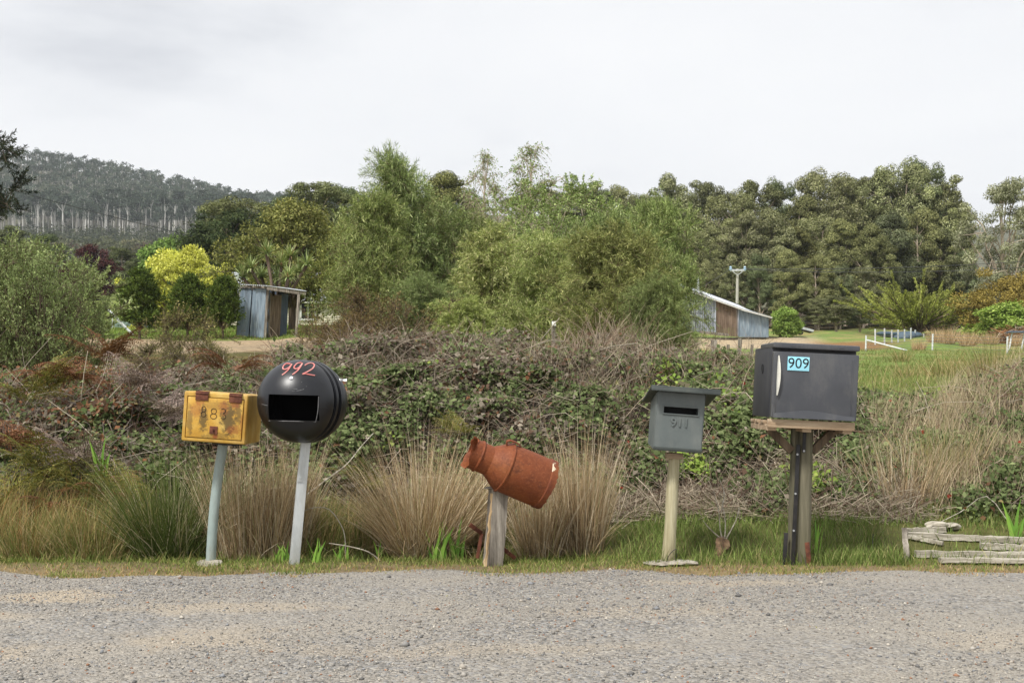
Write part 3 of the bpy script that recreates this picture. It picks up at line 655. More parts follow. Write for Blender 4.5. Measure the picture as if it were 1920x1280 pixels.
boolean(body, cutter)
bm = nb(); box(bm, (0, .004, -.003), (W_-.046, .016, H_-.054), Mf, .004)
door = obj('door', bm, M['yellow'], t)
for hx in (-.075, .108):
    bm = nb(); box(bm, (hx, -.0065, H_/2-.028), (.07, .006, .036), Mf, .002); box(bm, (hx, .006, H_/2+.001), (.07, .03, .007), Mf, .002)
    tube(bm, [Mf @ Vector((hx-.035, -.008, H_/2-.008)), Mf @ Vector((hx+.035, -.008, H_/2-.008))], .006, 8)
    obj('hinge', bm, M['rust'], t)
bm = nb(); box(bm, (.0, -.0065, -.067), (.043, .006, .042), Mf, .002)
lk = obj('lock_plate', bm, M['rust'], door)
bm = nb(); tube(bm, [Mf @ Vector((.0, -.009, -.067)), Mf @ Vector((.0, -.017, -.067))], .006, 8); box(bm, (.0, -.018, -.067), (.004, .006, .016), Mf, .001)
obj('latch', bm, M['rust'], door)
def digit8(cx, cz, w, h):
    a = []
    for i in range(17):
        th = i/16*2*PI; a.append((cx+math.sin(th)*w*.42, cz+h*.25+math.cos(th+PI)*h*.25*1.0))
    b_ = [(cx-math.sin(i/16*2*PI)*w*.5, cz-h*.25+math.cos(i/16*2*PI)*h*.25) for i in range(17)]
    return [a+b_[1:]]
dfn = lambda x, z: Mf @ Vector((x, -.0045, z))
bm = nb(); strokes(bm, digit8(-.061, .03, .026, .056), dfn, .0022)
strokes(bm, digit8(-.006, .022, .034, .056), dfn, .0019)
strokes(bm, [[(.034, .048), (.046, .053), (.058, .045), (.054, .032), (.044, .027), (.056, .02), (.060, .006), (.048, -.004), (.035, .002)]], dfn, .0022)
obj('house_number', bm, M['ink_thin'], door)
bm = nb(); pt = P(418, 834, 6.39); pts = [Vector(base)*(1-f)+Vector(pt)*f+Vector((-.012*math.sin(f*PI), 0, 0)) for f in np.linspace(-.04, 1.0, 9)]
tube(bm, pts, .0275, 20); obj('post', bm, M['pipe'], t)
bm = nb(); tube(bm, [pts[0]+Vector((0, 0, .02)), pts[0]+Vector((.004, 0, .045))], [.033, .03], 16); obj('rusty_collar', bm, M['rust'], t)
def lump(bm, c, s, seed, amp=.25, sub=2):
    rr = bmesh.ops.create_icosphere(bm, subdivisions=sub, radius=1); r_ = np.random.default_rng(seed)
    k1 = r_.normal(size=(6, 3))*1.6; ph = r_.uniform(0, 6, 6)
    for q in rr['verts']:
        p = np.array(q.co); d = 1+amp*sum(math.sin(float(k @ p)+h) for k, h in zip(k1, ph))/3
        q.co = Vector((p[0]*s[0]*d+c[0], p[1]*s[1]*d+c[1], p[2]*s[2]*d+c[2]))
bm = nb(); lump(bm, (base[0]-.01, 6.36, base[2]+.0), (.085, .07, .03), 5); obj('concrete_footing', bm, M['concrete'], t)
bm = nb(); box(bm, (.07, .14, -H_/2-.006), (.12, .2, .010), Mf, .002); obj('mounting_plate', bm, M['plate'], t)

# ---- black ball 992
t0 = P(552, 1047, 6.36); t0[2] = g(t0[0], 6.36)
t = thing('ball_mailbox', 'round black plastic ball letterbox with pink painted 992 on a square silver post', 'mailbox', t0, 'letterboxes along the roadside')
YB = 6.28; R_ = .229; cB = Vector(P(561.5, 752, YB)); yaw = math.radians(27)
axv = Vector((-math.sin(yaw), -math.cos(yaw), .04)).normalized()
Mb = axis_M(cB, axv)
prof = [(R_*math.sin(a), R_*math.cos(a)) for a in np.linspace(.0005, PI/2, 22)]
prof += [(R_*1.0, -.006), (R_*.93, -.010), (R_*.93, -.026), (R_*1.0, -.030), (R_*1.005, -.05), (R_*.93, -.055), (R_*.93, -.072), (R_*1.0, -.076), (R_*1.0, -.100), (R_*.94, -.105), (R_*.935, -.12)]
pr2 = [(R_*.935*math.cos(a), -.12-R_*.62*math.sin(a)) for a in np.linspace(.06, PI/2-.0005, 14)]
outer = prof+pr2
inner = [(max(rr_-.006, .0003), tt-.006*math.copysign(1, tt)) for rr_, tt in outer][::-1]
bm = nb(); lathe(bm, outer+inner, Mb, 72, True)
shell = obj('shell', bm, M['black_plastic'], t, 30)
cut = nb(); Ms = frame(549.5, 764, YB-.2, 1.5); box(cut, (0, 0, 0), (.271, .24, .137), Ms, .004)
boolean(shell, obj('cut', cut, M['black_plastic']))
cut = nb(); Mr = Matrix.Translation(cB-axv*.075+Vector((.22, .04, -.02))) @ Matrix.Rotation(-yaw, 4, 'Z'); box(cut, (0, 0, 0), (.09, .05, .155), Mr, .004)
boolean(shell, obj('cut', cut, M['black_plastic']))
bm = nb(); Mi = axis_M(cB, axv); lathe(bm, [(rr_*.95, tt*.95) for rr_, tt in inner[::-1][2:-2]], Mi, 40)
q = bmesh.ops.bisect_plane(bm, geom=bm.verts[:]+bm.edges[:]+bm.faces[:], plane_co=cB+Vector((0, -.045, 0)), plane_no=(0, -1, 0), clear_outer=True)
obj('liner', bm, M['inside'], t)
def sph(px, py, off=.0015, c=cB, rad=R_):
    o = Vector((0, 0, H)); d = (Vector(P(px, py, 6.0))-o).normalized()
    b_ = (c-o).dot(d); disc = b_*b_-((c-o).length_squared-(rad+off)**2)
    return o+d*(b_-math.sqrt(max(disc, 0)))
def z1(pts): return [(320+x*.3436, 640+y*.3436) for x, y in pts]
bm = nb()
nine_a = [(655, 122), (632, 121), (616, 133), (613, 148), (626, 152), (648, 140), (661, 124), (645, 150), (628, 168), (608, 183)]
nine_b = [(714, 116), (692, 119), (677, 133), (674, 145), (688, 149), (707, 136), (719, 119), (704, 145), (686, 165), (664, 181)]
two = [(733, 130), (748, 121), (770, 118), (784, 128), (776, 146), (752, 162), (720, 178), (735, 176), (760, 181), (787, 185)]
strokes(bm, [z1(nine_a), z1(nine_b), z1(two)], lambda x, y: sph(x, y), .0038, 6)
obj('house_number', bm, M['pink'], shell)
M['worn_and_lit_plastic'] = pmat('worn_and_lit_grey_plastic', [(92, 92, 94), (126, 126, 126)], 40, rough=.7, bump=.1)  # grey for wear marks, and for light painted on the slot edge
bm = nb(); strokes(bm, [[(504, 788.5), (530, 789), (560, 789.5), (592, 790.5)], [(592, 790.5), (596, 770), (597.5, 743)]], lambda x, y: sph(x, y, .0), .0020, 5); obj('lit_slot_edge', bm, M['worn_and_lit_plastic'], shell)  # pale strip paints the lit cut edge below and right of the slot
for ln_ in ([(486, 756), (494, 758), (502, 760)], [(598, 763), (612, 764), (626, 764.5)]):
    bm = nb(); strokes(bm, [ln_], lambda x, y: sph(x, y, -.0004), .0014, 5); obj('mould_seam', bm, M['worn_and_lit_plastic'] if ln_[0][0] < 500 else M['black_plastic'], shell)
rs2 = np.random.default_rng(61)
for q_ in [[(535, 718), (548, 721), (566, 716)], [(540, 726), (556, 729), (575, 724)], [(548, 733), (560, 732), (570, 729)]]:
    bm = nb(); strokes(bm, [q_], lambda x, y: sph(x, y, -.0012), .0016, 5); obj('scratch', bm, M['worn_and_lit_plastic'], shell)
bm = nb(); pb = sph(546, 709, 0); nn = (pb-cB).normalized(); lathe(bm, [(.0005, .006), (.005, .006), (.005, .002), (.010, .003), (.010, -.002)], axis_M(pb, nn), 16); obj('bolt', bm, M['bolt'], shell)
bm = nb(); pc = cB-axv*.05+Vector((.2, 0, .115))
for k in range(3): strokes(bm, [[(0, 0), (1, .3), (2, -.2), (3, .2)]], lambda a, b_: pc+Vector((-.02+.018*a, -.012-.004*b_, .004*b_-.0+.004*k)), .0022)
obj('wire_clip', bm, M['bolt'], shell)
tp = Vector(P(572, 836, 6.37)); bm = nb(); beam(bm, Vector(t0)+Vector((-.006, 0, -.05)), tp+Vector((.006, 0, .06)), .052, .048, (-.35, 1, 0), .004); obj('post', bm, M['galv'], t)
bm = nb(); pA = Vector(t0).lerp(tp, .70)+Vector((-.008, -.031, 0)); pB = tp+Vector((0, -.031, .02)); beam(bm, pA, pB, .03, .005, (-.35, 1, 0), .001)
for f in (.12, .6): q = pA.lerp(pB, f); tube(bm, [q+Vector((0, 0, 0)), q+Vector((.002, -.007, 0))], .006, 8)
obj('bracket', bm, M['galv'], t)

# ---- rusty milk can
YM = 6.30
p0 = P(922, 1052, YM+.05); p0[2] = g(p0[0], YM+.05)
t = thing('milk_can_mailbox', 'rusty milk can letterbox lying tilted on a split grey timber stump', 'mailbox', p0, 'letterboxes along the roadside')
mo = Vector(P(881, 848, YM-.05)); en = Vector(P(1025, 908.5, YM+.06)); ax_ = (en-mo); Lc = ax_.length
Mc = axis_M(mo, ax_)
k = Lc/.464
pf = [(.092, 0), (.088, .006), (.084, .02), (.083, .043), (.089, .046), (.091, .051), (.089, .056), (.083, .06), (.083, .112), (.088, .118), (.104, .145), (.122, .170), (.134, .190), (.137, .200)]
inn = [(.078, .115), (.078, .02), (.086, .003)]
bm = nb(); rg = lathe(bm, [(a*1.0, b_*k) for a, b_ in [(.10, .150)]+inn+pf[:10]], Mc, 64)
rj = np.random.default_rng(4)
for i in range(64):
    d = ax_.normalized()*(.010*math.sin(i*2*PI/64*3+1)+.005*math.sin(i*2*PI/64*7)+.0012*rj.normal())
    for ring in rg[2:6]:
        if ring in (rg[3], rg[4]): ring[i].co += d
neck = obj('neck', bm, M['can'], t)
bm = nb(); lathe(bm, [(a, b_*k) for a, b_ in pf[9:]], Mc, 64); obj('shoulder', bm, M['can'], t)
bm = nb(); lathe(bm, [(.137, .198*k), (.143, .201*k), (.145, .206*k), (.143, .211*k), (.137, .214*k)], Mc, 64); obj('band', bm, M['can'], t)
bm = nb(); rgs = lathe(bm, [(.137, .210*k), (.139, .23*k), (.140, .3*k), (.141, .36*k), (.141, .43*k)], Mc, 64); obj('body', bm, M['can'], t)
bm = nb(); rgs = lathe(bm, [(.141, .428*k), (.1455, .434*k), (.1445, .45*k), (.144, .464*k), (.138, .464*k), (.135, .45*k), (.05, .447*k), (.0005, .446*k)], Mc, 64)
for i in range(64):
    rgs[3][i].co += ax_.normalized()*.004*rj.normal(); rgs[2][i].co += ax_.normalized()*.002*rj.normal()
obj('base_rim', bm, M['can_end'], t)
up = (Vector((0, -.25, 1))-ax_.normalized()*Vector((0, -.25, 1)).dot(ax_.normalized())).normalized(); a1 = ax_.normalized()
bm = nb(); hb = mo+a1*.165*k+up*.118
hp = [hb, hb+up*.022-a1*.01, hb+up*.034+a1*.006, hb+up*.036+a1*.035, hb+up*.033+a1*.06, hb+up*.024+a1*.075]
for i in range(len(hp)-1): beam(bm, hp[i], hp[i+1], .026, .007, up, .002)
obj('handle', bm, M['can'], neck)
tpz = Vector(P(935, 922, YM+.05))
bm = nb(); beam(bm, Vector(p0)+Vector((0, 0, -.08)), tpz+Vector((0, 0, .02)), .09, .085, (-.35, 1, 0), 0, .0014, np.random.default_rng(8), 14)
post = obj('stump', bm, M['wood_grey'], t, 25)
bm = nb(); beam(bm, Vector(p0)+Vector((-.028, -.042, .0)), tpz+Vector((-.028, -.042, -.004)), .02, .018, (-.42, 1, 0), 0, .003, np.random.default_rng(9), 16); obj('split_face', bm, M['wood_split'], t, 25)
bm = nb(); lump(bm, tpz+Vector((0, -.01, .022)), (.065, .06, .014), 6, .35); obj('timber_packer', bm, M['wood_grey'], t)
bm = nb(); b0 = Vector(P(895, 1046, YM+.09)); b1_ = Vector(P(903, 999, YM+.09)); beam(bm, b0, b1_, .02, .006, (0, 1, 0), .001); b2_ = Vector(P(881, 983, YM+.03)); beam(bm, b1_+Vector((0, -.002, 0)), b2_, .024, .006, (0, 1, 0), .001); obj('steel_strap', bm, M['rust'], t)
bm = nb(); beam(bm, P(938, 1024, YM+.12), P(966, 1046, YM+.12), .022, .012, (0, 1, 0), .001); obj('steel_strap', bm, M['rust'], t)

# ---- grey box 911
YG = 6.22
p0 = P(1253, 1064, 6.36); p0[2] = g(p0[0], 6.36)
t = thing('grey_mailbox', 'grey painted letterbox with sloping lid and raised 911 on a pale round timber post', 'mailbox', p0, 'letterboxes along the roadside')
Mg = frame(1274, 791, YG, 4.2); W_, H_, D_ = .266, .325, .26
bm = nb()
h2 = H_/2; sl_ = .055
vs = [bm.verts.new(Mg @ Vector(q)) for q in [(-W_/2, 0, -h2), (W_/2, 0, -h2), (W_/2, 0, h2), (-W_/2, 0, h2), (-W_/2, D_, -h2+.02), (W_/2, D_, -h2+.02), (W_/2, D_, h2-sl_), (-W_/2, D_, h2-sl_)]]
for f in [(0, 1, 2, 3), (5, 4, 7, 6), (4, 0, 3, 7), (1, 5, 6, 2), (3, 2, 6, 7), (4, 5, 1, 0)]: bm.faces.new([vs[i] for i in f])
bmesh.ops.bevel(bm, geom=bm.edges[:], offset=.006, segments=2, affect='EDGES')
body = obj('box_body', bm, M['grey_paint'], t)
cut = nb(); box(cut, (.004, .0, .062), (.188, .12, .036), Mg)
boolean(body, obj('cut', cut, M['grey_paint']))
bm = nb(); box(bm, (.004, .058, .062), (.186, .004, .034), Mg); obj('slot', bm, M['inside'], body)
bm = nb(); box(bm, (.004, -.003, .0835), (.2, .007, .006), Mg, .001); box(bm, (.004, -.003, .0405), (.2, .007, .005), Mg, .001); obj('slot_lip', bm, M['grey_paint'], body)
obj('house_number', text_bm('911', .068, Mg @ Matrix.Translation((.002, -.003, -.005)) @ XZ, .003, .0008, 0), M['grey_paint'], body)
Mr = Mg @ Matrix.Translation((.012, -.075, h2+.024)) @ Matrix.Rotation(math.radians(-12.5), 4, 'X')
bm = nb(); box(bm, (0, .2, 0), (.375, .40, .012), Mr, .003); roof = obj('lid', bm, M['grey_roof'], t)
bm = nb(); box(bm, (0, .006, -.014), (.375, .012, .02), Mr, .002); obj('lid_edge', bm, M['grey_roof'], t)
bm = nb(); box(bm, (0, -.004, -h2+.014), (W_+.004, .008, .014), Mg, .002); obj('bottom_lip', bm, M['grey_roof'], body)
tp = Vector(P(1264, 856, 6.36)); bm = nb(); rp = np.random.default_rng(5)
pts = [Vector(p0).lerp(tp, f)+Vector((rp.normal()*.001, 0, 0)) for f in np.linspace(-.05, 1, 10)]
tube(bm, pts, [.036+.0012*math.sin(i*1.3)-.0004*i for i in range(10)], 22); obj('post', bm, M['wood_pole'], t)
bm = nb(); beam(bm, tp+Vector((-.045, 0, .008)), tp+Vector((.045, 0, .004)), .03, .09, (0, 1, 0), .002); obj('timber_packer', bm, M['wood_pallet'], t)
bm = nb(); lump(bm, (p0[0]-.01, 6.33, p0[2]+.005), (.13, .09, .014), 12, .3); obj('concrete_footing', bm, M['concrete'], t)
bm = nb(); strokes(bm, [[(0, 0), (.02, .09), (.06, .14), (.055, .02), (.06, -.02)]], lambda a, b_: Vector((p0[0]-.0+a-.02, 6.31, p0[2]+b_*.6)), .002); obj('wire_loop', bm, M['plate'], t)

# ---- bar fridge 909
YFg = 6.16
p0 = P(1497, 1060, 6.36); p0[2] = g(p0[0], 6.36)
t = thing('fridge_mailbox', 'charcoal bar fridge letterbox with pale blue 909 sign on a pallet topped timber post', 'mailbox', p0, 'letterboxes along the roadside')
Mg = frame(1528, 719, YFg, 2.7); W_, H_, D_ = .462, .392, .43
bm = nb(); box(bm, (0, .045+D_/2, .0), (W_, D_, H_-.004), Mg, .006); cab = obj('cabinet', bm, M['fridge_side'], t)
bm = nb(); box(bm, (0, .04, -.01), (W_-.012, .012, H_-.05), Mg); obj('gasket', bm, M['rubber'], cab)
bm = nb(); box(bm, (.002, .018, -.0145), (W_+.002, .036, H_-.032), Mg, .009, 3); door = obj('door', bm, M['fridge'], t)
# the pressed panel: raised frame edges on the right and below
for xr in (W_/2-.03, -W_/2+.022):
    bm = nb(); box(bm, (xr, -.0005, -.012), (.006, .005, H_-.09), Mg, .002); obj('door_rib', bm, M['fridge'], door)
bm = nb(); prv = None
xs = np.linspace(-W_/2+.012, W_/2-.008, 22)
tp_ = [bm.verts.new(Mg @ Vector((x, -.006, -H_/2+.022+.026*math.exp(-((x+.02)/.16)**2)))) for x in xs]
bt_ = [bm.verts.new(Mg @ Vector((x, -.010, -H_/2+.004))) for x in xs]
tb = [bm.verts.new(Mg @ Vector((x, .004, -H_/2+.022+.026*math.exp(-((x+.02)/.16)**2)))) for x in xs]
for i in range(21):
    bm.faces.new((bt_[i], bt_[i+1], tp_[i+1], tp_[i])); bm.faces.new((tp_[i], tp_[i+1], tb[i+1], tb[i]))
obj('door_lip', bm, M['fridge'], door)
bm = nb(); box(bm, (.001, .16, H_/2+.003), (W_+.006, .33, .03), Mg, .008, 3); top = obj('top_trim', bm, M['fridge'], t)
for x in (-.13, -.09, .10, .135):
    bm = nb(); box(bm, (x, -.005, H_/2+.004), (.026, .003, .011), Mg, .001); obj('vent_button', bm, M['fridge'], top)
# curved ivory handle
bm = nb(); hz = np.linspace(-1, 1, 17); L_ = []; R2 = []
for q in hz:
    wdt = .004+.013*(1-q*q); x0 = -W_/2+.026
    ring = [bm.verts.new(Mg @ Vector((x0+a*wdt+.004*(1-q*q), -.004+b_, .035+q*.108))) for a, b_ in ((-.45, 0), (-.35, -.012-.012*(1-q*q)), (.45, -.012-.012*(1-q*q)), (.55, 0))]
    L_.append(ring)
for i in range(16):
    for k_ in range(4): bm.faces.new((L_[i][k_], L_[i][(k_+1) % 4], L_[i+1][(k_+1) % 4], L_[i+1][k_]))
bm.faces.new(L_[0][::-1]); bm.faces.new(L_[-1]); obj('handle', bm, M['ivory'], door)
Msg = Mg @ Matrix.Translation((-.095, -.0035, .103))
bm = nb(); box(bm, (0, 0, 0), (.118, .003, .075), Msg, .0008); sg = obj('number_sign', bm, M['sign_blue'], door)
obj('house_number', text_bm('909', .078, Msg @ Matrix.Translation((0, -.0022, 0)) @ XZ, .0004, 0, .0), M['ink'], sg)
bm = nb(); Mp = Mg @ Matrix.Translation((-W_/2-.0008, .25, .075)) @ Matrix.Rotation(-PI/2, 4, 'Y'); lathe(bm, [(.02, .001), (.024, .003), (.028, .001)], Mp, 20); lathe(bm, [(.0005, .0012), (.021, .0012)], Mp, 20); obj('side_grommet', bm, M['rubber'], cab)
# pallet
zt = -H_/2-.002
bm = nb(); box(bm, (-.004, .03, zt-.026), (W_+.012, .022, .046), Mg, .003); pf_ = obj('pallet_board', bm, M['wood_pallet'], t)
for yy in (.17, .31, .43):
    bm = nb(); box(bm, (-.004, yy, zt-.022), (W_+.014, .075, .018), Mg, .003); obj('pallet_board', bm, M['wood_pallet'], t)
for xx in (-W_/2+.02, -.02, W_/2-.03):
    bm = nb(); box(bm, (xx, .26, zt-.05), (.05, .43, .036), Mg, .003); obj('pallet_bearer', bm, M['wood_pallet'], t)
# post: two logs with a black steel angle between
bp0 = Vector(P(1486, 1062, 6.38)); tp0 = Vector(P(1495, 800, 6.38)); bp1 = Vector(P(1504, 1062, 6.36)); tp1 = Vector(P(1510, 800, 6.36))
rp = np.random.default_rng(14)
for a_, b_, rd_, nm in ((bp0, tp0, .034, 0), (bp1, tp1, .043, 1)):
    bm = nb(); a_.z = float(g(a_.x, 6.37))-.06
    tube(bm, [a_.lerp(b_, f) for f in np.linspace(0, 1, 12)], [rd_+rp.normal()*.001 for _ in range(12)], 20); obj('post', bm, M['wood_treated'], t)
bm = nb(); beam(bm, Vector(P(1486, 1063, 6.315)), Vector(P(1497, 833, 6.315)), .022, .006, (0, 1, 0), .001); sa_ = obj('steel_angle', bm, M['plate'], t)
for f in (.3, .6, .92):
    bm = nb(); q = Vector(P(1486, 1063, 6.31)).lerp(Vector(P(1497, 833, 6.31)), f); tube(bm, [q+Vector((-.004, 0, 0)), q+Vector((-.004, -.006, 0))], .006, 8); obj('bolt', bm, M['bolt'], sa_)
bm = nb(); beam(bm, Vector(P(1507, 848, 6.305)), Vector(P(1509, 803, 6.305)), .018, .006, (0, 1, 0), .001); s2_ = obj('steel_strap', bm, M['plate'], t)
bm = nb(); q = Vector(P(1507, 845, 6.30)); tube(bm, [q, q+Vector((0, -.007, 0))], .006, 8); obj('bolt', bm, M['bolt'], s2_)
bm = nb(); beam(bm, Vector(P(1470, 1064, 6.33)), Vector(P(1474, 998, 6.33)), .022, .008, (0, 1, 0), .001); obj('steel_strap', bm, M['plate'], t)
bm = nb(); beam(bm, Vector(P(1517, 1062, 6.32)), Vector(P(1513, 1016, 6.32)), .026, .008, (0, 1, 0), .001); obj('rusty_steel_angle', bm, M['rust'], t)
for (xa, ya, xb, yb) in ((1441, 803, 1484, 845), (1562, 808, 1522, 846)):
    bm = nb(); beam(bm, Vector(P(xa, ya, 6.37)), Vector(P(xb, yb, 6.37)), .042, .04, (0, 1, 0), .003); obj('brace', bm, M['wood_brace'], t)
print('boxes', round(time.time()-T0, 1))

# ================================================================== fallen stakes, rubble, dead branches
def stake(pts, w_, d_, label, seed, upz=True):
    q = [Vector(P(*p)) for p in pts]
    for v_ in q: v_.z = max(v_.z, float(g(v_.x, v_.y))+.022)
    c_ = (q[0]+q[-1])/2
    bm = nb(); r_ = np.random.default_rng(seed); beam(bm, q[0], q[-1], w_, d_, (0, 1, 0), 0, w_*.06, r_, 18)
    o = obj('fallen_stake', bm, M['wood_fallen'], None, 25)
    o.data.transform(Matrix.Translation(-c_)); o.location = c_
    return tag(o, label, 'timber stake', 'bleached fence timbers lying at the right verge')
stake([(1700, 997, 7.0), (1772, 1003, 7.05)], .035, .03, 'short bleached stake, furthest back in the pile of fallen timbers', 1)
stake([(1699, 1010, 6.92), (1940, 1026, 6.8)], .034, .04, 'long bleached rail crossing the middle of the fallen timbers', 2)
stake([(1703, 1021, 6.88), (1768, 1035, 6.75)], .022, .025, 'thin slanting stick below the long rail of the fallen timbers', 3)
stake([(1838, 1036, 6.7), (1950, 1044, 6.65)], .035, .04, 'split stake under the long rail at the right edge', 4)
stake([(1716, 1054, 6.5), (1950, 1054, 6.48)], .035, .045, 'pale pointed stake lying just above the lowest timber', 5)
stake([(1762, 1066, 6.36), (1950, 1067, 6.34)], .024, .05, 'lowest bleached stake lying along the gravel edge', 6)
q0, q1 = Vector(P(1702, 1070, 6.42)), Vector(P(1696, 990, 6.5)); bm = nb(); beam(bm, q0, q1, .03, .03, (.4, 1, 0), 0, .003, np.random.default_rng(7), 12)
o = obj('leaning_stake', bm, M['wood_grey'], None, 25); o.data.transform(Matrix.Translation(-q0)); o.location = q0; tag(o, 'short weathered stake standing upright at the left end of the fallen timbers', 'timber stake')
for i, (px, py, Y, s_, lb) in enumerate([(1752, 985, 7.1, (.07, .05, .03), 'pale broken chunk of wood above the fallen timbers, left one'), (1782, 986, 7.12, (.055, .05, .024), 'pale broken chunk of wood above the fallen timbers, right one')]):
    p = Vector(P(px, py, Y)); bm = nb(); lump(bm, p, s_, 31+i, .5, 3); o = obj('timber_chunk', bm, M['wood_fallen'], None, 30); o.data.transform(Matrix.Translation(-p)); o.location = p; tag(o, lb, 'wood chunk')
def branch(name, lines, mat, label, cat, taper=(.006, .0025)):
    bm = nb(); q0 = Vector(P(*lines[0][0]))
    for ln in lines:
        pts = [Vector(P(*p)) for p in ln]; sm = []
        for i in range(len(pts)-1):
            a_, b_, c_, d_ = pts[max(i-1, 0)], pts[i], pts[i+1], pts[min(i+2, len(pts)-1)]
            for f in (0, .33, .66): sm.append(.5*((2*b_)+(c_-a_)*f+(2*a_-5*b_+4*c_-d_)*f*f+(3*b_-a_-3*c_+d_)*f**3))
        sm.append(pts[-1]); tube(bm, sm, list(np.linspace(taper[0], taper[1], len(sm))), 6)
    o = obj(name, bm, mat, None, 60); o.data.transform(Matrix.Translation(-q0)); o.location = q0; return tag(o, label, cat)
branch('dead_branch', [[(712, 1050, 6.5), (690, 1034, 6.48), (655, 1024, 6.45), (617, 1018, 6.42)]], M['wood_fallen'], 'bleached dead stick lying in the grass right of the ball letterbox', 'branch')
branch('dead_branch', [[(648, 1054, 6.55), (647, 1010, 6.6), (640, 985, 6.62), (618, 955, 6.65), (590, 951, 6.7), (568, 958, 6.7)]], M['wood_fallen'], 'arched pale cane curving over beside the silver post', 'branch', (.004, .002))
branch('dead_branch', [[(565, 935, 6.9), (610, 900, 7.1), (650, 870, 7.4), (676, 838, 7.6), (700, 812, 7.8)]], M['wood_fallen'], 'long straight dead cane slanting up from the silver post', 'branch', (.005, .003))
branch('dead_branch', [[(1718, 1000, 7.2), (1800, 960, 7.3), (1850, 930, 7.4), (1895, 985, 7.1)]], M['wood_fallen'], 'bent grey cane arching over above the fallen timbers', 'branch', (.004, .002))
branch('uprooted_weed', [[(1357, 1022, 6.55), (1350, 990, 6.55), (1348, 960, 6.57), (1338, 920, 6.6)], [(1357, 1022, 6.55), (1360, 980, 6.55), (1352, 930, 6.6)], [(1352, 1010, 6.55), (1330, 990, 6.53), (1318, 975, 6.53)], [(1357, 1018, 6.55), (1380, 975, 6.56), (1386, 950, 6.57)], [(1352, 960, 6.56), (1358, 925, 6.58), (1350, 900, 6.6)]], M['wood_fallen'], 'uprooted dead weed with a brown root ball between the grey box and the fridge', 'dead plant', (.0045, .002))
w_ = bpy.data.objects['uprooted_weed']; pw = Vector(P(1356, 1028, 6.52)); bm = nb(); lump(bm, pw, (.028, .026, .036), 77, 1.3, 3); obj('root_ball', bm, M['hessian'], w_)
branch('thin_stick', [[(1634, 1060, 6.5), (1636, 1020, 6.52), (1637, 1000, 6.52)]], M['plate'], 'thin dark stick standing in the green grass left of the fallen timbers', 'stick', (.003, .002))

# ================================================================== OUTHOUSE by the lawn
def Pz(px, py, Y): return Vector(P(px, py, Y))
YO = 46.0
base = Vector(((497-960)*YO/F, YO, float(g((497-960)*YO/F, YO))))
t = thing('outhouse', 'small leaning outhouse of blue grey corrugated iron with a porch roof', 'outhouse', base)
Cb, Ct = Pz(495.5, 634, YO), Pz(501, 538, YO)
Lb, Lt = Pz(444, 628, YO+.6), Pz(451, 537, YO+.6)
mid = .46
bm = nb(); corrugated(bm, Lb, Lb.lerp(Cb, mid-.03), Lt.lerp(Ct, mid-.03), Lt, 8, .012); obj('iron_wall', bm, M['iron_blue'], t)
bm = nb(); corrugated(bm, Lb.lerp(Cb, mid+.01), Cb, Ct, Lt.lerp(Ct, mid+.01), 8, .012); obj('iron_wall', bm, M['iron_blue'], t, label='right wall sheet of two pieces, paler below')
bm = nb(); Rb, Rt = Pz(537, 635, YO+1.15), Pz(541, 551, YO+1.15)
q = Vector((.02, .03, 0)); beam(bm, Cb+q, Ct+q, .1, .1, (0, 1, 0), .01); beam(bm, Lb+Vector((0, .05, 0)), Lt+Vector((0, .05, 0)), .08, .08, (0, 1, 0), .01)
beam(bm, Lt+Vector((0, -.02, -.04)), Ct+Vector((0, -.02, -.04)), .05, .12, (0, 1, 0), .005); obj('corner_post', bm, M['wood_grey'], t)
# recessed door wall
D0b, D0t = Pz(503, 632, YO+.5), Pz(507, 552, YO+.5); D1b, D1t = Pz(524, 634, YO+1.0), Pz(528, 553, YO+1.0)
bm = nb(); rd_ = np.random.default_rng(3); nbrd = 6
for i in range(nbrd):
    f = (i+.5)/nbrd; a_ = D0b.lerp(D1b, f); b_ = D0t.lerp(D1t, f); wv = (D1b-D0b).length/nbrd*.93
    beam(bm, a_, b_+Vector((0, 0, rd_.normal()*.02)), wv, .03, (-(D1b-D0b).y, (D1b-D0b).x, 0), .003)
door = obj('door', bm, M['wood_brown'], t)
bm = nb(); corrugated(bm, D1b+Vector((.01, 0, 0)), Rb, Rt, D1t+Vector((.01, 0, .05)), 5, .012); obj('iron_wall', bm, M['iron_dark'], t, label='shaded dark blue side sheet')
BLb, BLt = Lb+Vector((.5, 1.3, 0)), Lt+Vector((.5, 1.3, 0))
bm = nb(); corrugated(bm, BLb, Lb, Lt, BLt, 8, .012); corrugated(bm, Rb+Vector((-.2, .5, 0)), BLb, BLt, Rt+Vector((-.2, .5, .1)), 9, .012); obj('iron_wall', bm, M['iron_dark'], t, label='back wall')
bm = nb(); beam(bm, D0b, D0t+Vector((0, 0, .1)), .06, .06, (0, 1, 0), .005); obj('door_frame', bm, M['wood_grey'], t)
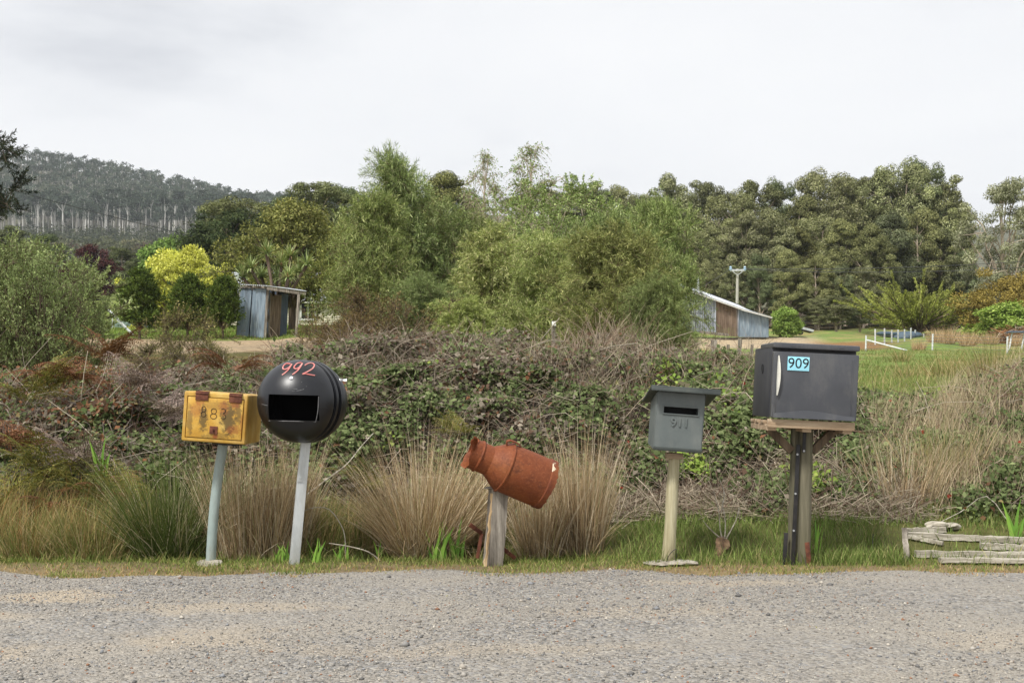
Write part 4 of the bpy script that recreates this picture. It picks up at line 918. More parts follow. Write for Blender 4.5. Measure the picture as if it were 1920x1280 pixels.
# roof falls to the right
R0, R1, R2, R3 = Pz(452, 535, YO+.45), Pz(500, 537.5, YO-.35), Pz(576, 548, YO+.15), Pz(545, 544, YO+1.9)
bm = nb(); corrugated(bm, R0+Vector((0, 0, .04)), R1+Vector((0, 0, .04)), R2+Vector((0, 0, .04)), R3+Vector((-.1, 0, .1)), 12, .018, 3); obj('roof', bm, M['iron_roof'], t)
bm = nb(); beam(bm, R1+Vector((0, .05, -.06)), R2+Vector((-.06, .05, -.06)), .12, .05, (0, 1, 0), .004)
for f in (.15, .45, .8): e_ = R0.lerp(R1, f); beam(bm, e_+Vector((0, .0, -.02)), e_+Vector((1.3, .3, -.2)), .07, .05, (0, 1, 0), .004)
obj('roof_frame', bm, M['wood_grey'], t)
bm = nb(); beam(bm, Pz(554.5, 637, YO+.1), Pz(560.5, 552, YO+.1), .1, .1, (0, 1, 0), .008); obj('porch_post', bm, M['wood_grey'], t)
bm = nb(); tube(bm, [Pz(545, 600, YO+.4), Pz(546, 590, YO+.4)], .02, 6) if False else None
bm.free()

# ================================================================== COTTAGE behind the wattles
YC = 62.0
cb = Vector(((600-960)*YC/F, YC, 0)); cb.z = float(g(cb.x, YC))
t = thing('cottage', 'cream weatherboard cottage with a pale iron roof half hidden behind the wattles', 'house', cb)
x0, x1 = (420-960)*YC/F, (790-960)*YC/F; zb = cb.z-.3; ze = H+(Y0-562)*YC/F; zr_ = H+(Y0-498)*YC/F
bm = nb(); nb_ = 13
for i in range(nb_):
    z_a = zb+(ze-zb)*i/nb_; hh = (ze-zb)/nb_
    vv = [bm.verts.new(q) for q in [(x0, YC-.03, z_a), (x1, YC-.03, z_a), (x1, YC, z_a+hh), (x0, YC, z_a+hh)]]; bm.faces.new(vv)
    vv = [bm.verts.new(q) for q in [(x0, YC-.03, z_a), (x1, YC-.03, z_a), (x1, YC, z_a), (x0, YC, z_a)]]; bm.faces.new(vv[::-1])
box(bm, ((x0+x1)/2, YC+3.5, (zb+ze)/2), (x1-x0, 6.99, ze-zb)); obj('wall', bm, M['weatherboard'], t, recalc=False)
ov = .4; A0, A1 = Vector((x0-ov, YC-ov, ze-.05)), Vector((x1+ov, YC-ov, ze-.05)); B0, B1 = Vector((x0-ov, YC+3.5, zr_)), Vector((x1+ov, YC+3.5, zr_))
bm = nb(); corrugated(bm, A0, A1, B1, B0, 110, .02, 2, 4); corrugated(bm, B0, B1, A1+Vector((0, 7.8, 0)), A0+Vector((0, 7.8, 0)), 110, .02, 2, 4)
roof = obj('roof', bm, M['iron_roof'], t)
bm = nb(); xc = (640-960)*YC/F; box(bm, (xc, YC+3.2, zr_+.3), (.7, .7, 1.2), None, .01); obj('chimney', bm, M['brick'], roof)
bm = nb(); box(bm, ((x0+x1)/2, YC-ov+.05, ze-.12), (x1-x0+2*ov, .03, .16), None, .005); obj('fascia', bm, M['white_trim'], t)
for wx in (578, 700):
    xw = (wx-960)*YC/F; zw = H+(Y0-582)*YC/F
    bm = nb()
    for sx_, sz_, s1, s2 in ((-.4, 0, .1, 1.0), (.4, 0, .1, 1.0), (0, .5, .9, .1), (0, -.5, .9, .1), (0, 0, .05, .9)): box(bm, (xw+sx_, YC-.06, zw+sz_), (s1, .06, s2), None, .005)
    wf = obj('window', bm, M['white_trim'], t); bm = nb(); box(bm, (xw, YC-.045, zw), (.72, .01, .92)); obj('pane', bm, M['glass'], wf)
bm = nb(); box(bm, ((559-960)*YC/F, YC-.06, (zb+ze)/2), (.16, .06, ze-zb), None, .005); obj('corner_board', bm, M['white_trim'], t)

# ================================================================== SHED on the right
YS = 70.0
def sp(px, py, dy=0): return Pz(px, py, YS+dy)
sb_ = Vector(((1370-960)*YS/F, YS, 0)); sb_.z = float(g(sb_.x, YS))
t = thing('farm_shed', 'long grey farm shed of boards and blue iron with a pale sloping roof', 'shed', sb_)
def rake(x): return np.interp(x, [1225, 1306, 1391, 1447], [519, 549.5, 579.5, 595])
def foot(x): return np.interp(x, [1225, 1306, 1381, 1441], [614, 620, 629.5, 631])
def dyw(x): return (x-1225)/220*2.2
rs = np.random.default_rng(6)
def boards(xa, xb, n_, mat, name, lab=None):
    bm = nb()
    for i in range(n_):
        u0, u1 = xa+(xb-xa)*i/n_, xa+(xb-xa)*(i+.93)/n_; um = (u0+u1)/2
        beam(bm, sp(um, foot(um)+2, dyw(um)+rs.normal()*.015), sp(um, rake(um)+1, dyw(um)+rs.normal()*.015), (u1-u0)*YS/F, .03, (.17, 1, 0), .003)
    return obj(name, bm, mat, t, label=lab)
boards(1222, 1304, 22, M['wood_slate'], 'board_wall', 'silver boards under the tree')
boards(1305, 1341, 9, M['wood_slate'], 'board_wall', 'silver blue weathered boards')
boards(1341, 1359, 5, M['wood_brown'], 'board_wall', 'brown weathered boards left of the door')
boards(1359, 1366.5, 3, M['wood_brown'], 'door', 'narrow brown board door')
boards(1367, 1384, 5, M['wood_brown'], 'board_wall', 'brown weathered boards right of the door')
bm = nb(); beam(bm, sp(1357.5, 580, dyw(1358)-.05), sp(1367.5, 582.5, dyw(1367)-.05), .08, .04, (.17, 1, 0), .005); obj('door_lintel', bm, M['wood_brace'], t)
bm = nb(); corrugated(bm, sp(1384, foot(1384)+2, dyw(1384)), sp(1441, foot(1441)+1, dyw(1441)), sp(1441, rake(1441)+1, dyw(1441)), sp(1384, rake(1384)+1, dyw(1384)), 24, .016); obj('iron_wall', bm, M['iron_blue'], t)
bm = nb(); a_ = sp(1441, foot(1441)+1, dyw(1441)); b_ = sp(1441, rake(1441)+1, dyw(1441)); off = Vector((.5, 6, 0)); corrugated(bm, a_, a_+off, b_+off, b_, 30, .016); obj('iron_wall', bm, M['iron_blue'], t, label='end wall')
for xs_, ws_ in ((1341, .1), (1384, .07)):
    bm = nb(); beam(bm, sp(xs_, foot(xs_), dyw(xs_)-.045), sp(xs_, rake(xs_), dyw(xs_)-.045), ws_, .05, (.17, 1, 0), .005); obj('wall_stud', bm, M['wood_slate'], t)
# roof: two sheets falling to the right and a little towards the viewer
def roofsheet(xa, xb, nw, drop=.0, lift=.0):
    bm = nb(); f0, f1 = sp(xa, rake(xa)-1, dyw(xa)-.35), sp(xb, rake(xb)-1, dyw(xb)-.35); up_ = Vector((.25, 3.2, .50+lift))
    tp = np.interp((xa, xb), (1225, 1316, 1381, 1447), (0.9, 1.0, 1.05, .12))
    corrugated(bm, f0, f1, f1+Vector((.25, 3.2, .62*tp[1])), f0+Vector((.25, 3.2, .62*tp[0])), nw, .018, 2, 4); return obj('roof', bm, M['iron_roof'], t)
roofsheet(1222, 1391, 60); roofsheet(1391, 1448, 22)
bm = nb()
for xa, xb in ((1222, 1391), (1391, 1448)): beam(bm, sp(xa, rake(xa)+1.2, dyw(xa)-.36), sp(xb, rake(xb)+.8, dyw(xb)-.36), .07, .03, (.17, 1, 0), .003)
obj('barge_board', bm, M['white_trim'], t)
bm = nb(); beam(bm, sp(1318, 545.5, dyw(1318)+.8), sp(1390, 572.5, dyw(1390)+.4), .05, .04, (.17, 1, 0), .003); obj('roof_seam', bm, M['plate'], t)
bm = nb(); beam(bm, sp(1312, 622, dyw(1312)-.1), sp(1366, 628, dyw(1366)-.1), .16, .12, (.17, 1, 0), .01); obj('sill_log', bm, M['wood_grey'], t)
bm = nb(); box(bm, sp(1309, 536, 2.6), (.13, .13, 1.1), None, .02); obj('flue_pipe', bm, M['galv'], t)

# ================================================================== POWER POLE AND LINES
YP = 84.0
pb = G(1381, YP); pt = Pz(1383, 504, YP)
t = thing('power_pole', 'pale timber power pole with one crossarm rising behind the shed', 'power pole', pb)
bm = nb(); tube(bm, [pb, pb.lerp(pt, .5), pt], [.125, .11, .095], 14); obj('pole', bm, M['wood_fence'], t)
bm = nb(); beam(bm, Pz(1369, 507, YP-.2), Pz(1398, 506.5, YP-.2), .14, .12, (0, 1, 0), .01); xa_ = obj('crossarm', bm, M['galv'], t)
for px in (1370, 1396.5):
    bm = nb(); q = Pz(px, 506, YP-.2); lathe(bm, [(.0005, -.1), (.09, -.1), (.13, 0), (.07, .05), (.11, .14), (.05, .2), (.0005, .22)], Matrix.Translation(q+Vector((0, 0, .06))), 12); obj('insulator', bm, M['insulator'], xa_)
bm = nb()
for px in (1373, 1393.5): beam(bm, Pz(px, 508, YP-.22), Pz(1383, 516, YP-.22), .05, .03, (0, 1, 0), .004)
obj('arm_brace', bm, M['galv'], t)
def line(a, b, sag, rad, label):
    a = Vector(a); b = Vector(b); bm = nb()
    tube(bm, [a.lerp(b, f)+Vector((0, 0, -4*sag*f*(1-f))) for f in np.linspace(0, 1, 25)], rad, 5)
    o = obj('power_line', bm, M['cable'], None); o.data.transform(Matrix.Translation(-a)); o.location = a
    return tag(o, label, 'power line', 'overhead power lines')
line(Pz(1397, 504, YP), Pz(2300, 455, 86), .6, .022, 'upper power line running right from the crossarm across the wood')
line(Pz(1371, 504, YP), Pz(2300, 462, 85.6), .9, .022, 'lower power line running right from the crossarm across the wood')
line(Pz(1371, 503, YP), Pz(1225, 575, 78), .3, .018, 'service wire dropping left from the pole to the shed')
line(Pz(-500, 195, 60), Pz(700, 505, 95), 1.0, .022, 'power line crossing in front of the wooded hill at left')

# ================================================================== PADDOCK FENCES, GATE STAY, SIGN, OLD POSTS
def fence(name, label, posts, wires, brace=None, mat='steel_white', rad=.045, cap=None):
    q0 = Vector(posts[0][0]); t = thing(name, label, 'fence', q0)
    for a, b in posts:
        bm = nb(); tube(bm, [Vector(a)+Vector((0, 0, -.1)), b], rad, 8); obj('post', bm, M[mat], t)
    if brace:
        bm = nb(); tube(bm, brace, rad*.9, 8); obj('brace', bm, M[mat], t)
    for k in range(wires):
        f = .08+.86*k/max(wires-1, 1); bm = nb()
        tube(bm, [Vector(a).lerp(Vector(b), f)+Vector((0, -.03, 0)) for a, b in posts], .009, 4); obj('wire', bm, M['wire'], t)
    return t
def fy(px): return np.interp(px, [1623, 1748, 1888, 2100], [60, 57.5, 53.5, 48])
ps = []
for px, tp_, bt_ in ((1623, 623, 657), (1748, 633, 665), (1888, 636, 671), (2040, 640, 678)):
    Y = float(fy(px)); b = G(px, Y); ps.append((b, b+Vector((.03, 0, (bt_-tp_)*Y/F))))
fence('paddock_fence', 'wire paddock fence with white steel posts and a diagonal stay across the grass', ps, 6, [ps[0][0].lerp(ps[0][1], .75), G(1701, 58.2)+Vector((0, 0, .02))])
ps2 = []
for px, tp_, bt_ in ((1641, 616, 646), (1658.5, 614, 642), (1672, 616, 641), (1684, 617, 641), (1696, 618, 641), (1708, 620, 641), (1716, 626.5, 641), (1725, 631, 641), (1732, 636, 641)):
    Y = float(np.interp(px, [1623, 1641, 1700, 1732], [60, 66, 71, 76])); b = G(px, Y); ps2.append((b, b+Vector((0, 0, max((bt_-tp_)*Y/F, .35)))))
fence('yard_fence', 'close row of white posts with netting wire running back past the blue tarp', ps2, 6)
lp = []
for px in (40, 130, 211, 300, 380): b = G(px, 58); lp.append((b, b+Vector((0, 0, .62))))
t = fence('lawn_fence', 'low grey green rail fence at the back of the lawn on the left', lp, 2)
bm = nb(); a_, b_ = lp[2][0]+Vector((.1, 0, .28)), lp[3][0]+Vector((-.4, 0, .28)); beam(bm, a_, b_, .34, .03, (0, 1, 0), .005); obj('rail_panel', bm, M['fence_green'], t)
q0, q1 = G(251, 47.5), Pz(199, 577, 47.5)
t = thing('gate_stay', 'slanting white pole stay leaning across the lawn beside the first round conifer', 'pole', q0)
bm = nb(); tube(bm, [q0, q1], .055, 10); obj('stay', bm, M['steel_white'], t)
bm = nb(); tube(bm, [q1, q1+(q1-q0).normalized()*.08], .06, 10); obj('end_cap', bm, M['plate'], t)
q0 = G(1038, 16); q1 = Pz(1038, 609, 16)
t = thing('small_sign', 'small white square sign on a thin timber post among the dry canes', 'sign', q0)
bm = nb(); tube(bm, [q0, q1+Vector((0, 0, .02))], .028, 8); obj('post', bm, M['wood_grey'], t)
bm = nb(); box(bm, Pz(1038.5, 606.5, 15.95), (.058, .012, .062), None, .003); obj('sign_plate', bm, M['white_trim'], t)
for px, tp_, rad, Y, lb in ((1338, 637, .06, 19, 'thickest old grey fence post behind the grey mailbox'), (1364, 646, .028, 18.5, 'thin grey post second from left behind the grey mailbox'), (1386, 634, .042, 20, 'pale split fence post in the middle of the old row'), (1408, 646, .026, 19, 'thin grey post closest to the fridge in the old row')):
    q0 = G(px, Y); q1 = Pz(px+1.5, tp_, Y); bm = nb(); beam(bm, q0, q1, rad*1.7, rad*1.5, (.2, 1, 0), 0, rad*.08, np.random.default_rng(int(px)), 8); o = obj('old_fence_post', bm, M['wood_grey'], None, 25)
    o.data.transform(Matrix.Translation(-q0)); o.location = q0; tag(o, lb, 'fence post', 'old fence posts behind the brambles')
# blue tarp mound, trailer, bench frame
q = G(1680, 74); bm = nb(); lump(bm, q+Vector((0, 0, .15)), (1.2, .7, .36), 41, .5, 4); o = obj('tarp_mound', bm, M['tarp'], None, 60); o.data.transform(Matrix.Translation(-q)); o.location = q; tag(o, 'heap under a blue tarpaulin behind the white yard posts', 'tarpaulin heap')
q = G(1505, 76); t = thing('farm_trailer', 'dark tilted trailer parked beside the bright green bush near the shed', 'trailer', q)
bm = nb(); beam(bm, q+Vector((-.75, 0, .55)), q+Vector((.6, 0, .2)), .06, 1.0, (0, 1, 0), .01); obj('deck', bm, M['plate'], t)
bm = nb(); beam(bm, q+Vector((-.72, -.5, .62)), q+Vector((.6, -.5, .27)), .16, .03, (0, 1, 0), .01); obj('side_rail', bm, M['galv'], t)
for sx in (-.3,): 
    bm = nb(); tube(bm, [q+Vector((sx, -.62, .2)), q+Vector((sx, -.5, .2))], .2, 16); wh = obj('wheel', bm, M['rubber'], t)
q = G(1912, 60); t = thing('metal_bench', 'dark metal bench frame on slanted legs at the right edge of the paddock', 'bench', q)
bm = nb(); box(bm, q+Vector((-.1, 0, .95)), (1.0, .5, .09), None, .01); obj('top', bm, M['iron_dark'], t)
for a_ in (-.45, .2):
    bm = nb(); tube(bm, [q+Vector((a_-.12, 0, -.05)), q+Vector((a_+.05, 0, .92))], .04, 8); obj('leg', bm, M['steel_white'], t)
print('built', round(time.time()-T0, 1))

# ================================================================== PLANTS
def tussock_mesh(seed, n, L, Wd, P_, lean=(.02, .45), spread=.12, bend=(.1, .8), wsp=1.0):
    r = np.random.default_rng(seed); A = Acc()
    a = r.random(n)*6.28; rd = spread*np.sqrt(r.random(n)); b = np.stack([rd*np.cos(a)*wsp, rd*np.sin(a), np.zeros(n)], 1)
    az = a+r.normal(0, .6, n); ln = lean[0]+(lean[1]-lean[0])*np.clip(rd/spread+r.normal(0, .25, n), 0, 1.3)
    Ls = L*np.clip(r.normal(.76, .2, n), .2, 1.15); bd = r.uniform(*bend, n)*np.clip(ln*2.2, .15, 1.2)
    wild = r.random(n) < .2; ln = np.where(wild, ln+r.uniform(.0, .6, n), ln); bd = np.where(wild, r.uniform(.3, 2.2, n), bd); az = np.where(wild, r.random(n)*6.28, az); Ls = np.where(wild, Ls*r.uniform(.5, 1, n), Ls)
    V, Fc = blades(b, az, ln, bd, Ls, Wd*r.uniform(.6, 1.4, n), 5, r.random(n)*6.28)
    A.add(V, Fc, np.repeat(pal(r, n, P_, .16), 10, 0)); return A.mesh('tussock', M['dry'])
tan = [(190, 167, 132, 4), (166, 142, 108, 3), (214, 199, 170, 2), (136, 114, 86, 1.4), (142, 138, 90, .7)]
tgreen = [(92, 106, 52, 4), (74, 88, 42, 3), (120, 128, 70, 2), (186, 174, 142, 1.2)]
tmix = [(172, 148, 100, 3), (132, 136, 76, 3), (108, 118, 60, 2), (196, 176, 134, 1)]
def put(name, me, px, Y, label, cat, group=None, s=1, rz=0, zoff=0, color=None, sxy=None):
    q = G(px, Y); o = link(name, me); o.location = (q.x, q.y, q.z+zoff); sxy = sxy or s; o.scale = (sxy, sxy, s); o.rotation_euler = (0, 0, rz)
    if color: o.color = tuple(color)+(1,)
    return tag(o, label, cat, group)
tus = [(470, 6.78, 101, 1500, .70, tan, (.02, .30), .17, 'dense tan rush tussock between the yellow and the ball letterbox', 1.3),
       (545, 6.95, 107, 700, .68, tan, (.02, .30), .11, 'tan rush tussock directly behind the silver post', 1.0),
       (318, 6.8, 102, 1500, .74, tgreen, (.05, .62), .16, 'dark green arching tussock left of the yellow letterbox post', 1.2),
       (376, 7.0, 112, 500, .60, tgreen, (.05, .5), .10, 'small green tussock right behind the pale green pipe post', 1.0),
       (792, 6.75, 103, 2300, .80, tan, (.02, .62), .15, 'large fanning straw tussock left of the milk can stump', 1.2),
       (895, 7.1, 113, 800, .72, tan, (.05, .6), .10, 'straw tussock leaning right behind the milk can stump', 1.0),
       (1092, 6.75, 104, 1000, .78, tan, (.01, .22), .10, 'tall straw tussock standing right of the milk can', 1.2),
       (1015, 6.72, 105, 800, .56, tan, (.02, .34), .11, 'shorter straw tussock below the end of the milk can', 1.2),
       (1690, 7.7, 114, 420, .52, tan, (.02, .40), .2, 'straw tussock on the bank right of the fridge', 1.3),
       (1765, 8.1, 115, 380, .5, tmix, (.02, .45), .2, 'mixed straw tussock above the fallen timbers', 1.3),
       (1862, 11.4, 116, 1100, .62, tmix, (.05, .6), .16, 'rounded olive tussock on the mound near the right edge', 1.1),
       (45, 6.8, 117, 700, .36, tmix, (.05, .6), .14, 'pale green low tussock at the left end of the verge', 1.4),
       (170, 6.8, 118, 900, .42, tmix, (.05, .6), .18, 'low straw tussock left of the dark green tussock', 1.5)]
for px, Y, sd_, n_, L_, P_, ln_, sp_, lb, ws in tus:
    put('grass_tussock', tussock_mesh(sd_, n_, L_, .0042, P_, ln_, sp_, (.1, .8), ws), px, Y, lb, 'tussock', 'rush tussocks behind the letterboxes', zoff=-.01)
# pale bunched grass in the paddock
tp_me = tussock_mesh(131, 420, .8, .016, [(198, 170, 132, 4), (176, 146, 106, 3), (214, 190, 156, 2)], (.02, .4), .35, (.1, .6), 1.2)
for i, (px, Y, s) in enumerate([(1758, 66, 1.3), (1775, 65, 1.35), (1797, 68, .9), (1815, 64, 1.25), (1838, 66, .9), (1858, 65, 1.0), (1882, 66, .85), (1722, 58, .8), (1905, 64, .9)]):
    put('pale_grass_clump', tp_me, px, Y, 'clump of pale dry grass in the row behind the wire paddock fence' if i != 7 else 'single pale grass clump under the diagonal stay of the paddock fence', 'grass clump', 'pale dry grass clumps in the paddock', s, i*1.3)
tq_me = tussock_mesh(132, 300, .45, .008, tmix, (.05, .7), .16, (.1, .8))
for i, (px, Y, s, lb) in enumerate([(1700, 22, 1.0, 'low sedge clump in the paddock just right of the fridge'), (1768, 17, 1.1, 'sedge clump in the middle of the near paddock'), (1802, 15, .9, 'sedge clump at the foot of the right mound'), (1690, 40, 1.4, 'sedge clump in the paddock below the diagonal stay')]):
    put('sedge_clump', tq_me, px, Y, lb, 'tussock', 'sedge clumps in the paddock', s, i*2.1)
# iris-like green leaf clumps
def iris_mesh(seed, n, L):
    r = np.random.default_rng(seed); A = Acc(); b = np.stack([r.normal(0, .022, n), r.normal(0, .012, n), np.zeros(n)], 1)
    az = np.where(r.random(n) < .5, 0, PI)+r.normal(0, .4, n)
    V, Fc = blades(b, az, r.uniform(.02, .5, n), r.uniform(0, .3, n), L*r.uniform(.55, 1.1, n), np.full(n, .022), 5, az+r.normal(0, .3, n)); A.add(V, Fc, np.repeat(pal(r, n, [(126, 164, 62, 3), (106, 148, 56, 2), (150, 176, 82, 1)], .1), 10, 0)); return A.mesh('iris', M['leaf'])
iris = [iris_mesh(s, n_, L_) for s, n_, L_ in ((141, 7, .12), (142, 5, .13), (143, 9, .17), (144, 5, .2))]
for i, (px, Y, k_, s, lb) in enumerate([(520, 6.42, 0, 1, 'green iris leaves left of the silver post foot'), (538, 6.45, 1, .9, 'small iris tuft touching the silver post'), (562, 6.40, 1, .8, 'iris tuft leaning right at the silver post foot'), (592, 6.42, 2, .8, 'tall iris clump right of the silver post'), (638, 6.5, 0, 1, 'iris leaves under the arched pale cane'), (712, 6.6, 3, .6, 'single iris tuft at the left foot of the large straw tussock'), (820, 6.55, 2, 1.3, 'broad iris clump in front of the large straw tussock'), (858, 6.6, 3, 1.2, 'iris leaves slanting right beside the milk can stump'), (1522, 6.6, 2, 1.15, 'iris leaves right of the fridge post'), (1905, 6.9, 3, 1.2, 'bright strap leaves at the right edge above the timbers'), (190, 7.6, 3, 1.3, 'green strap leaves among the bracken at left')]):
    put('iris_clump', iris[k_], px, Y, lb, 'iris', 'green iris clumps along the verge', s, (i % 3-1)*.5, .25 if px == 190 else 0)

# ---- bracken plants
def bracken_mesh(seed, nf, L, P_, droop=1.1):
    r = np.random.default_rng(seed); A = Acc()
    for f in range(nf):
        az = r.random()*6.28; ln = r.uniform(.2, .8); Lf = L*r.uniform(.6, 1.1); K = 16; t = np.linspace(0, 1, K)
        th = ln+droop*t**1.2*r.uniform(.6, 1.2); st = Lf/(K-1)
        o = np.concatenate([[0], np.cumsum(np.sin(th)[:-1]*st)]); z = np.concatenate([[0], np.cumsum(np.cos(th)[:-1]*st)])
        out = np.array([math.cos(az), math.sin(az), 0]); sd = np.array([-math.sin(az), math.cos(az), 0]); p0 = np.array([r.normal(0, .04), r.normal(0, .04), 0])
        pts = p0+out*o[:, None]+np.array([0, 0, 1])*z[:, None]; V, Fc = tubes(pts[None], np.full((1, K), .003), 3); A.add(V, Fc, pal(r, 1, P_, .1)[0])
        for i in range(4, K):
            pl = Lf*.42*(1-((i-4)/(K-4))**1.1)+.01; tg = unit(np.array([out*math.sin(th[i])+np.array([0, 0, 1])*math.cos(th[i])]))[0]
            for s in (-1, 1):
                d = unit((sd*s+tg*.45+r.normal(0, .12, 3))[None])[0]; m_ = max(int(pl/.014), 2); u = np.linspace(.05, 1, m_)[:, None]
                c = pts[i]+d*pl*u-np.array([0, 0, 1])*(pl*.3*u**2); side = unit((tg-d*tg.dot(d))[None])[0]; nr = np.cross(d, side)
                for s2 in (-1, 1):
                    a_ = unit(side*s2+d*.5+r.normal(0, .15, (m_, 3))); V, Fc = leaves(c, a_, np.repeat(nr[None], m_, 0)+r.normal(0, .2, (m_, 3)), pl*.22*(1.1-u[:, 0])+.006, .008, .1)
                    A.add(V, Fc, np.repeat(pal(r, m_, P_, .2), 4, 0))
    return A.mesh('bracken', M['leaf'])
rustP = [(122, 82, 56, 3), (104, 70, 50, 2), (144, 104, 74, 1)]; greyP = [(136, 118, 108, 3), (112, 96, 88, 2), (156, 140, 128, 1)]; olvP = [(128, 122, 56, 3), (104, 108, 50, 3), (146, 128, 64, 1)]
br = [bracken_mesh(151, 8, .48, rustP, 1.7), bracken_mesh(152, 8, .46, greyP, 1.9), bracken_mesh(153, 7, .5, olvP, 1.0), bracken_mesh(154, 7, .5, [(130, 92, 60, 2), (112, 82, 58, 2)], 1.2)]
brk = [(30, 7.9, 0, 1.0, .35, 'rusty dead bracken at the left edge'), (95, 7.6, 2, 1.0, .25, 'olive bracken second from the left edge'), (150, 7.7, 1, 1.0, .30, 'grey curled bracken below the iris strap leaves'), (205, 7.35, 0, .8, .25, 'bright rust bracken left of the dark green tussock'), (238, 7.3, 2, .9, .2, 'olive green bracken touching the dark green tussock'), (180, 7.4, 2, .9, .15, 'yellow green upright bracken in the left ditch'), (200, 9.0, 3, 1.15, .75, 'tall rust brown bracken below the left shrub'), (120, 9.0, 0, 1.1, .6, 'dark rust bracken at the foot of the left shrub'), (440, 8.9, 0, .9, .68, 'rust bracken on the bank above the yellow letterbox'), (270, 8.6, 1, 1.0, .62, 'grey bracken on the bank left above the yellow letterbox'), (60, 8.8, 2, 1.1, .5, 'green bracken on the upper left bank'), (330, 8.2, 1, .9, .5, 'grey dead bracken just left of the yellow letterbox'), (690, 7.6, 2, .7, .2, 'green fern between the ball letterbox and the large straw tussock'), (700, 7.2, 0, .6, .05, 'small rust bracken under the green fern'), (15, 7.3, 2, 1.0, .15, 'dark olive bracken in the left corner ditch'), (860, 8.0, 2, .55, .45, 'yellow green fern above the milk can mouth'), (100, 7.25, 0, .8, .15, 'rust bracken low in the left ditch')]
for i, (px, Y, k_, s, zo, lb) in enumerate(brk):
    put('bracken', br[k_], px, Y, lb, 'bracken', 'bracken clumps on the bank', s, i*1.7, zo-.08)
print('herbs', round(time.time()-T0, 1))

# ---- woody plants
def skeleton(r, h, base_t, cr, nl, nsub, prof, lean=.04, r0=.1, top_t=.94, jut=(.55, 1.0), stems=1, spr=.0, asp=1.0, lift=.35, lead=0):
    K = 6; tt = np.linspace(0, 1, K); T_, R_ = [], []; ends, edir = [], []
    trunks = []
    for s in range(stems):
        a = r.random()*6.28; tip = np.array([math.cos(a), math.sin(a), 0])*spr*r.uniform(.4, 1)
        tr = np.zeros((K, 3)); tr[:, 2] = tt*h*top_t*(1 if s == 0 else r.uniform(.75, 1)); wob = np.cumsum(r.normal(0, lean*h/K, (K, 2)), 0); wob -= wob[0]; tr[:, :2] = wob+tip[:2]*tt[:, None]**.8
        tr[0, 2] = -.03*h; trunks.append(tr); T_.append(tr); R_.append(r0/math.sqrt(stems)*(1-tt*.85)+r0*.03)
        ends.append(tr[-1]); edir.append(np.array([0, 0, 1.]))
    for i in range(nl):
        tr = trunks[i % stems]; u = (i+.5)/nl if nl > 0 else .5; u = np.clip(u+r.normal(0, .06), .02, .98); z = h*(base_t+(1-base_t)*u)*.98
        az = i*2.39996+r.normal(0, .35); R = cr*prof(u)*r.uniform(*jut)
        zs = max(z-R*lift*r.uniform(.8, 1.6)-.05*h, h*base_t*.55); zs = min(zs, tr[-1, 2]*.97)
        st = np.array([np.interp(zs, tr[:, 2], tr[:, j]) for j in range(3)]); st[2] = zs
        e = np.array([st[0]*.5+R*math.cos(az), st[1]*.5+R*math.sin(az)*asp, z]); md = (st+e)/2+np.array([0, 0, .18*R])+r.normal(0, .07*R, 3)
        q = ((1-tt)**2)[:, None]*st+(2*tt*(1-tt))[:, None]*md+(tt**2)[:, None]*e; q[1:-1] += r.normal(0, .025*R, (K-2, 3))
        rs_ = r0*.42*(1-.6*zs/h); T_.append(q); R_.append(rs_*(1-.8*tt)); ends.append(e); edir.append(unit((e-st)[None])[0])
        for k in range(nsub):
            f = r.uniform(.4, .9); b = np.array([np.interp(f, tt, q[:, j]) for j in range(3)]); e2 = b+r.normal(0, .28*R, 3)+np.array([math.cos(az), math.sin(az), .25])*R*.22
            m2_ = (b+e2)/2+r.normal(0, .05*R, 3); q2 = ((1-tt)**2)[:, None]*b+(2*tt*(1-tt))[:, None]*m2_+(tt**2)[:, None]*e2; T_.append(q2); R_.append(rs_*.4*(1-.75*tt)); ends.append(e2); edir.append(unit((e2-b)[None])[0])
    cand = [e for e in ends if e[2] > .5*h]
    for i in range(lead):
        b = cand[r.integers(len(cand))]; e2 = b+np.array([r.normal(0, .05*h), r.normal(0, .05*h), h*r.uniform(.05, .15)]); T_.append(b*(1-tt)[:, None]+e2*tt[:, None]); R_.append(r0*.09*(1-.8*tt)+.003)
        for f in (.45, 1): ends.append(b*(1-f)+e2*f); edir.append(unit((e2-b)[None])[0])
    return np.array(T_), np.array(R_), np.array(ends), np.array(edir)
